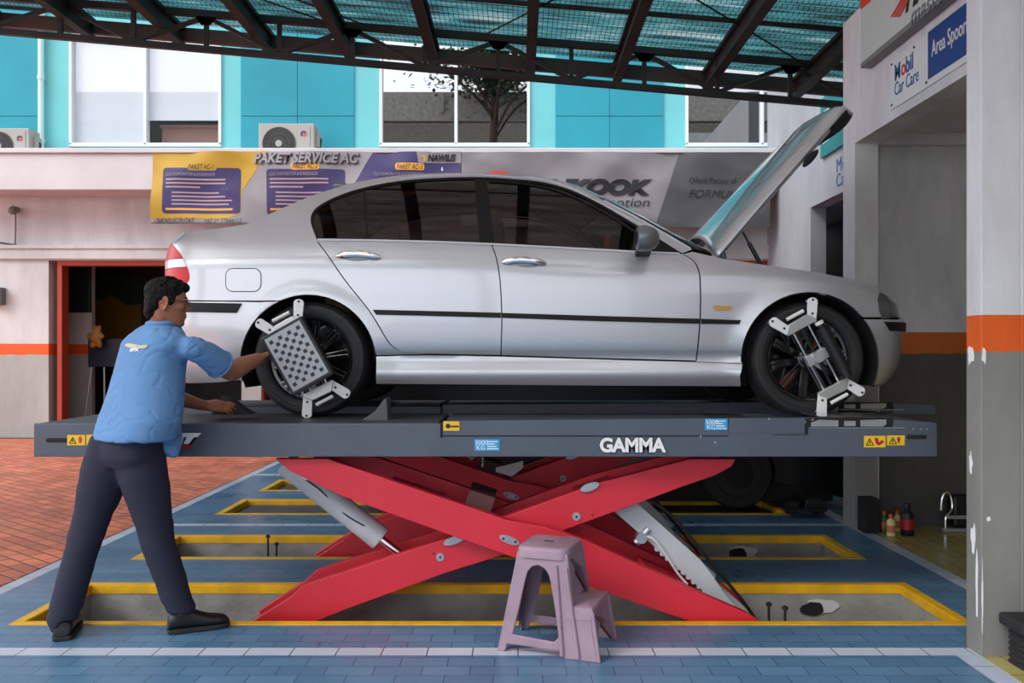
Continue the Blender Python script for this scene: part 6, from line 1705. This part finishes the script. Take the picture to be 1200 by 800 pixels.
# ================= left wall odds and ends =================
bm = B(); c_ = W(20, 246, 12.95); cyl(bm, c_, c_+Vector((0, -.10, 0)), .05, n=20); ellipsoid(bm, c_+Vector((0, -.12, -.03)), (.06, .06, .06)); tube(bm, [c_+Vector((0, -.04, -.05)), c_+Vector((-.01, -.02, -.3)), c_+Vector((-.02, -.02, -.52))], .012, 8)
o = obj('security_camera', bm, mat('cctv_grey', rgb(120,112,108), .5), smooth=True, sharp=50); tag(o, 'small dome camera with a cable on the white wall at far left', 'security camera')
bm = B(); a = W(-8, 337, 12.95); b = W(5, 357, 12.95); box(bm, a.x, b.x, 12.86, 13.0, b.z, a.z)
sk = obj('wall_socket', bm, mat('socket_grey', rgb(96,98,100), .5), bevel=.01); tag(sk, 'grey switch box on the white wall at the left edge', 'switch box')
bm = B(); tube(bm, catmull([W(-20,283,12.95), W(0,284.5,12.95), W(10,286,12.95), W(19,286.6,12.95)], 6), .012, 8); o = obj('cable', bm, M['black'], smooth=True); tag(o, 'loose dark cable lying along the wall ledge', 'cable')
# inside the doorway: framed picture, board on a stand with a golden ornament
bm = B(); a, b = W(72, 318, 15.4), W(106, 365, 15.4)
M['poster_dark'] = mat('poster_dark', rgb(20,34,38), .4)
bm = B(); box(bm, W(60,0,14.15).x, W(106,0,14.15).x, 14.13, 14.2, W(0,366,14.15).z, W(0,312,14.15).z); o = obj('wall_screen', bm, M['poster_dark'], bevel=.01); tag(o, 'dark panel on the wall just inside the left doorway', 'panel')
ps = thing('poster', 'faded green and yellow poster hanging deep inside the doorway', 'poster', tuple(W(136, 405, 16.5)))
bm = B(); a, b = W(108, 322, 16.55), W(166, 405, 16.55); box(bm, a.x, b.x, 16.53, 16.59, b.z, a.z); o = obj('poster_sheet', bm, mat('poster_yellow', rgb(150,112,30), .5), ps)
bm = B(); pts = [W(108,322,16.52), W(166,322,16.52), W(166,356,16.52), W(150,358,16.52), W(130,345,16.52), W(118,352,16.52), W(108,348,16.52)]; prism(bm, pts, (0, .01, 0)); obj('poster_hills', bm, mat('poster_green', rgb(56,74,58), .5), o)
bd_ = thing('notice_board', 'black board on thin metal legs in the doorway behind the mechanic', 'board', (W(118,0,13.9).x, 13.9, 0.01))
bm = B(); a, b = W(103, 398, 13.9), W(150, 430, 13.9); box(bm, a.x, b.x, 13.9, 13.94, b.z, a.z+.02); obj('board', bm, mat('board_navy', rgb(26,32,52), .5), bd_, bevel=.008)
for px, q in ((108, 96), (122, 122), (142, 150)):
    bm = B(); tube(bm, [W(px, 428, 13.92), Vector((W(q, 500, 13.9).x, 13.92, .012))], .016, 8); obj('leg', bm, M['steel'], bd_, smooth=True)
bm = B(); c_ = W(112, 396, 13.75)
for dx, dz, r in ((0, 0, .10), (.02, .10, .075), (-.09, .02, .05), (.09, .03, .05), (-.04, -.11, .055), (.06, -.10, .055), (-.02, .18, .035), (.06, .17, .035)): ellipsoid(bm, c_+Vector((dx, 0, dz)), (r, r*.8, r))
o = obj('golden_ornament', baked(bm, .015, 2, lambda co, n: .01*mnoise.noise(co*18)), mat('gold_plush', rgb(160,108,44), .6), smooth=True, sharp=0); tag(o, 'golden yellow ornament hung on the black board in the doorway', 'ornament')
# ================= side bay odds and ends =================
YI = 6.25
def at_floor(px, py, Y=YI): return (px-CX)/F*Y
bm = B(); x0, x1 = (1010-CX)/F*6.2, (1032-CX)/F*6.2
box(bm, x0+.02, x1, 6.2, 6.42, .003, .255); o = obj('equipment_case', bm, M['black_matte'], bevel=.012)
tag(o, 'black box on the floor at the foot of the pier', 'box')
def bottle(px, hpx, Y, body_m, cap_m, r, label, nm='spray_bottle', cat='bottle', grp=None, red=False):
    x = (px-CX)/F*Y; h = hpx*Y/F
    root = thing(nm, label, cat, (x, Y, .003), grp)
    bm = B(); lathe(bm, [(0, .003), (r*.9, .003), (r, .012), (r, h*.62), (r*.85, h*.72), (r*.42, h*.80), (r*.42, h*.84)], (x, Y, 0), (0, 0, 1), 24); b_ = obj('bottle_body', bm, body_m, root, smooth=True, sharp=40)
    bm = B(); lathe(bm, [(r*.48, h*.83), (r*.5, h*.84), (r*.5, h*.97), (r*.4, h), (0, h)], (x, Y, 0), (0, 0, 1), 20); obj('bottle_cap', bm, cap_m, root, smooth=True, sharp=40)
    bm = B(); lathe(bm, [(r*1.012, h*.2), (r*1.012, h*.52)], (x, Y, 0), (0, 0, 1), 24); obj('bottle_label', bm, M['bot_red'] if red else M['bot_label'], b_, smooth=True)
M['bot_white'] = mat('bottle_cream', rgb(230,205,150), .4); M['bot_orange'] = mat('bottle_cap_orange', rgb(220,90,30), .4); M['bot_green'] = mat('bottle_green', rgb(40,110,60), .4)
M['bot_label'] = mat('bottle_label_red', rgb(204,120,80), .5); M['bot_red'] = mat('bottle_label_bright', rgb(170,30,30), .4)
bottle(1036, 25, 6.25, M['bot_green'], M['bot_orange'], .026, 'small green bottle with orange cap next to the black box')
bottle(1044, 26, 6.12, M['bot_white'], M['bot_orange'], .030, 'cream bottle with orange cap, middle of the three small bottles')
bottle(1051.5, 25, 6.28, M['bot_white'], M['bot_orange'], .027, 'cream bottle with orange cap next to the tall black bottle')
bottle(1063, 38, 6.15, M['black'], M['black'], .045, 'tall black bottle with red label on the side bay floor', red=True)
st_ = thing('creeper_stand', 'small chromed metal stand against the side bay wall', 'stand', (3.1, 6.3, .003))
bm = B(); x = (1101-CX)/F*6.3
tube(bm, catmull([Vector((x+.02, 6.25, .01)), Vector((x+.02, 6.25, .11)), Vector((x+.075, 6.27, .17)), Vector((x+.07, 6.28, .26)), Vector((x+.04, 6.28, .29)), Vector((x+.01, 6.28, .25)), Vector((x+.0, 6.28, .16))], 6), .010, 8); obj('tube_frame', bm, M['chrome'], st_, smooth=True)
bm = B(); box(bm, x+.03, x+.28, 6.24, 6.27, .10, .125); box(bm, x+.0, x+.28, 6.24, 6.27, .004, .03); obj('cross_rail', bm, M['steel'], st_, bevel=.003)
bm = B(); box(bm, x+.10, x+.28, 6.29, 6.40, .03, .26); obj('dark_case', bm, M['black'], st_, bevel=.02)
# ribbed rubber stack at the pillar foot
rb_ = thing('rubber_block', 'black ribbed rubber block with a wider top at the pillar foot', 'rubber block', (2.2, 3.66, 0))
bm = B(); cx_, cy_ = 2.20, 3.60
rings = []
for i in range(25):
    z = .003+i*.0062; r = .105 if i % 4 in (0, 1) else .098
    rings.append([Vector((cx_+a_, cy_+b_, z)) for a_, b_ in [(r*math.copysign(abs(math.cos(t))**.5, math.cos(t)), r*.8*math.copysign(abs(math.sin(t))**.5, math.sin(t))) for t in np.linspace(0, 2*PI, 33)[:-1]]])
loft(bm, rings); bmesh.ops.recalc_face_normals(bm, faces=bm.faces[:]); obj('ribbed_body', bm, M['rubber'], rb_)
bm = B(); box(bm, cx_-.125, cx_+.12, cy_-.09, cy_+.09, .153, .205); obj('top_slab', bm, M['rubber'], rb_, bevel=.012)
# ================= dark car behind the lift =================
M['dark_paint'] = mat('dark_paint', rgb(14,14,17), .3, coat=.5)
dc = thing('parked_car', 'black car parked behind the raised lift', 'car', (.75, 7.9, 0))
YD0, YD1 = 7.15, 8.65
prof = [(-1.35,.28),(-1.38,.70),(-1.30,1.06),(-1.0,1.14),(-.42,1.50),(.15,1.58),(1.15,1.56),(1.75,1.18),(2.45,1.10),(2.74,.85),(2.76,.25)]
ar1, ar2 = -.62, 1.85
low = [(2.76,.10)]+[(ar2+.33*math.cos(math.radians(a)), .30+.33*math.sin(math.radians(a))) for a in range(-10, 191, 20)]+[(ar1+.33*math.cos(math.radians(a)), .30+.33*math.sin(math.radians(a))) for a in range(-10, 191, 20)]+[(-1.33,.10)]
def dsec(inset_):
    out = []
    for x, z in catmull([(a, b, 0) for a, b in prof], 4) and [(p.x, p.y) for p in catmull([(a, b, 0) for a, b in prof], 4)]+low:
        out.append((x, z))
    return out
sec = dsec(0)
bm = B(); rings = []
for y, k in ((YD0, 0), (YD0+.05, 1), (YD0+.22, 2), (YD1-.22, 2), (YD1-.05, 1), (YD1, 0)):
    rings.append([Vector(((x-.7)*(.985 if k == 0 else 1)+.7, y+(.10*max(0, z-.95)/.5*(1 if y < 7.9 else -1) if k < 2 else 0), z*(.99 if k == 0 else 1 if k == 1 else 1)+(.02 if k == 2 and z > .9 else 0))) for x, z in sec])
loft(bm, rings); bmesh.ops.recalc_face_normals(bm, faces=bm.faces[:]); obj('car_body', bm, M['dark_paint'], dc, smooth=True, sharp=40)
bm = B(); prism(bm, [(-.75, YD0+.02, 1.18), (-.30, YD0+.07, 1.46), (.25, YD0+.08, 1.50), (1.10, YD0+.08, 1.49), (1.50, YD0+.03, 1.18)], (0, .012, 0)); obj('side_window', bm, M['car_glass'], dc)
bm = B(); box(bm, -1.2, 2.66, YD0+.06, YD1-.06, .06, .3); obj('underbody', bm, M['black_matte'], dc)
for x in (ar1, ar2):
    for y, s in ((YD0+.02, -1), (YD1-.02, 1)):
        bm = B(); lathe(bm, [(.0, .02), (.19, .02), (.2, 0), (.28, 0), (.30, -.02), (.30, -.16), (.28, -.18), (0, -.18)], (x, y, .30), (0, s, 0), 40); w_ = obj('wheel', bm, M['tyre'], dc, smooth=True, sharp=40)
        bm = B(); lathe(bm, [(0, .03), (.05, .03), (.185, .012), (.19, .0)], (x, y, .30), (0, s, 0), 40); obj('hub_cap', bm, M['black_matte'], w_, smooth=True)
# low black trolley on the floor in front of it
tj = thing('floor_trolley', 'low black trolley on the floor at the right behind the lift', 'trolley', (2.3, 6.88, 0))
bm = B(); box(bm, 2.16, 2.46, 6.78, 6.98, .05, .075); box(bm, 2.17, 2.24, 6.79, 6.97, .075, .13); prism(bm, [(2.28, 6.79, .075), (2.44, 6.79, .075), (2.42, 6.79, .15), (2.30, 6.79, .15)], (0, .17, 0)); obj('trolley_frame', bm, M['black'], tj, bevel=.006)
for x in (2.20, 2.42):
    for y in (6.81, 6.95): bm = B(); cyl(bm, (x, y-.012, .028), (x, y+.012, .028), .026, n=20); obj('caster', bm, M['rubber'], tj, smooth=True, sharp=40)
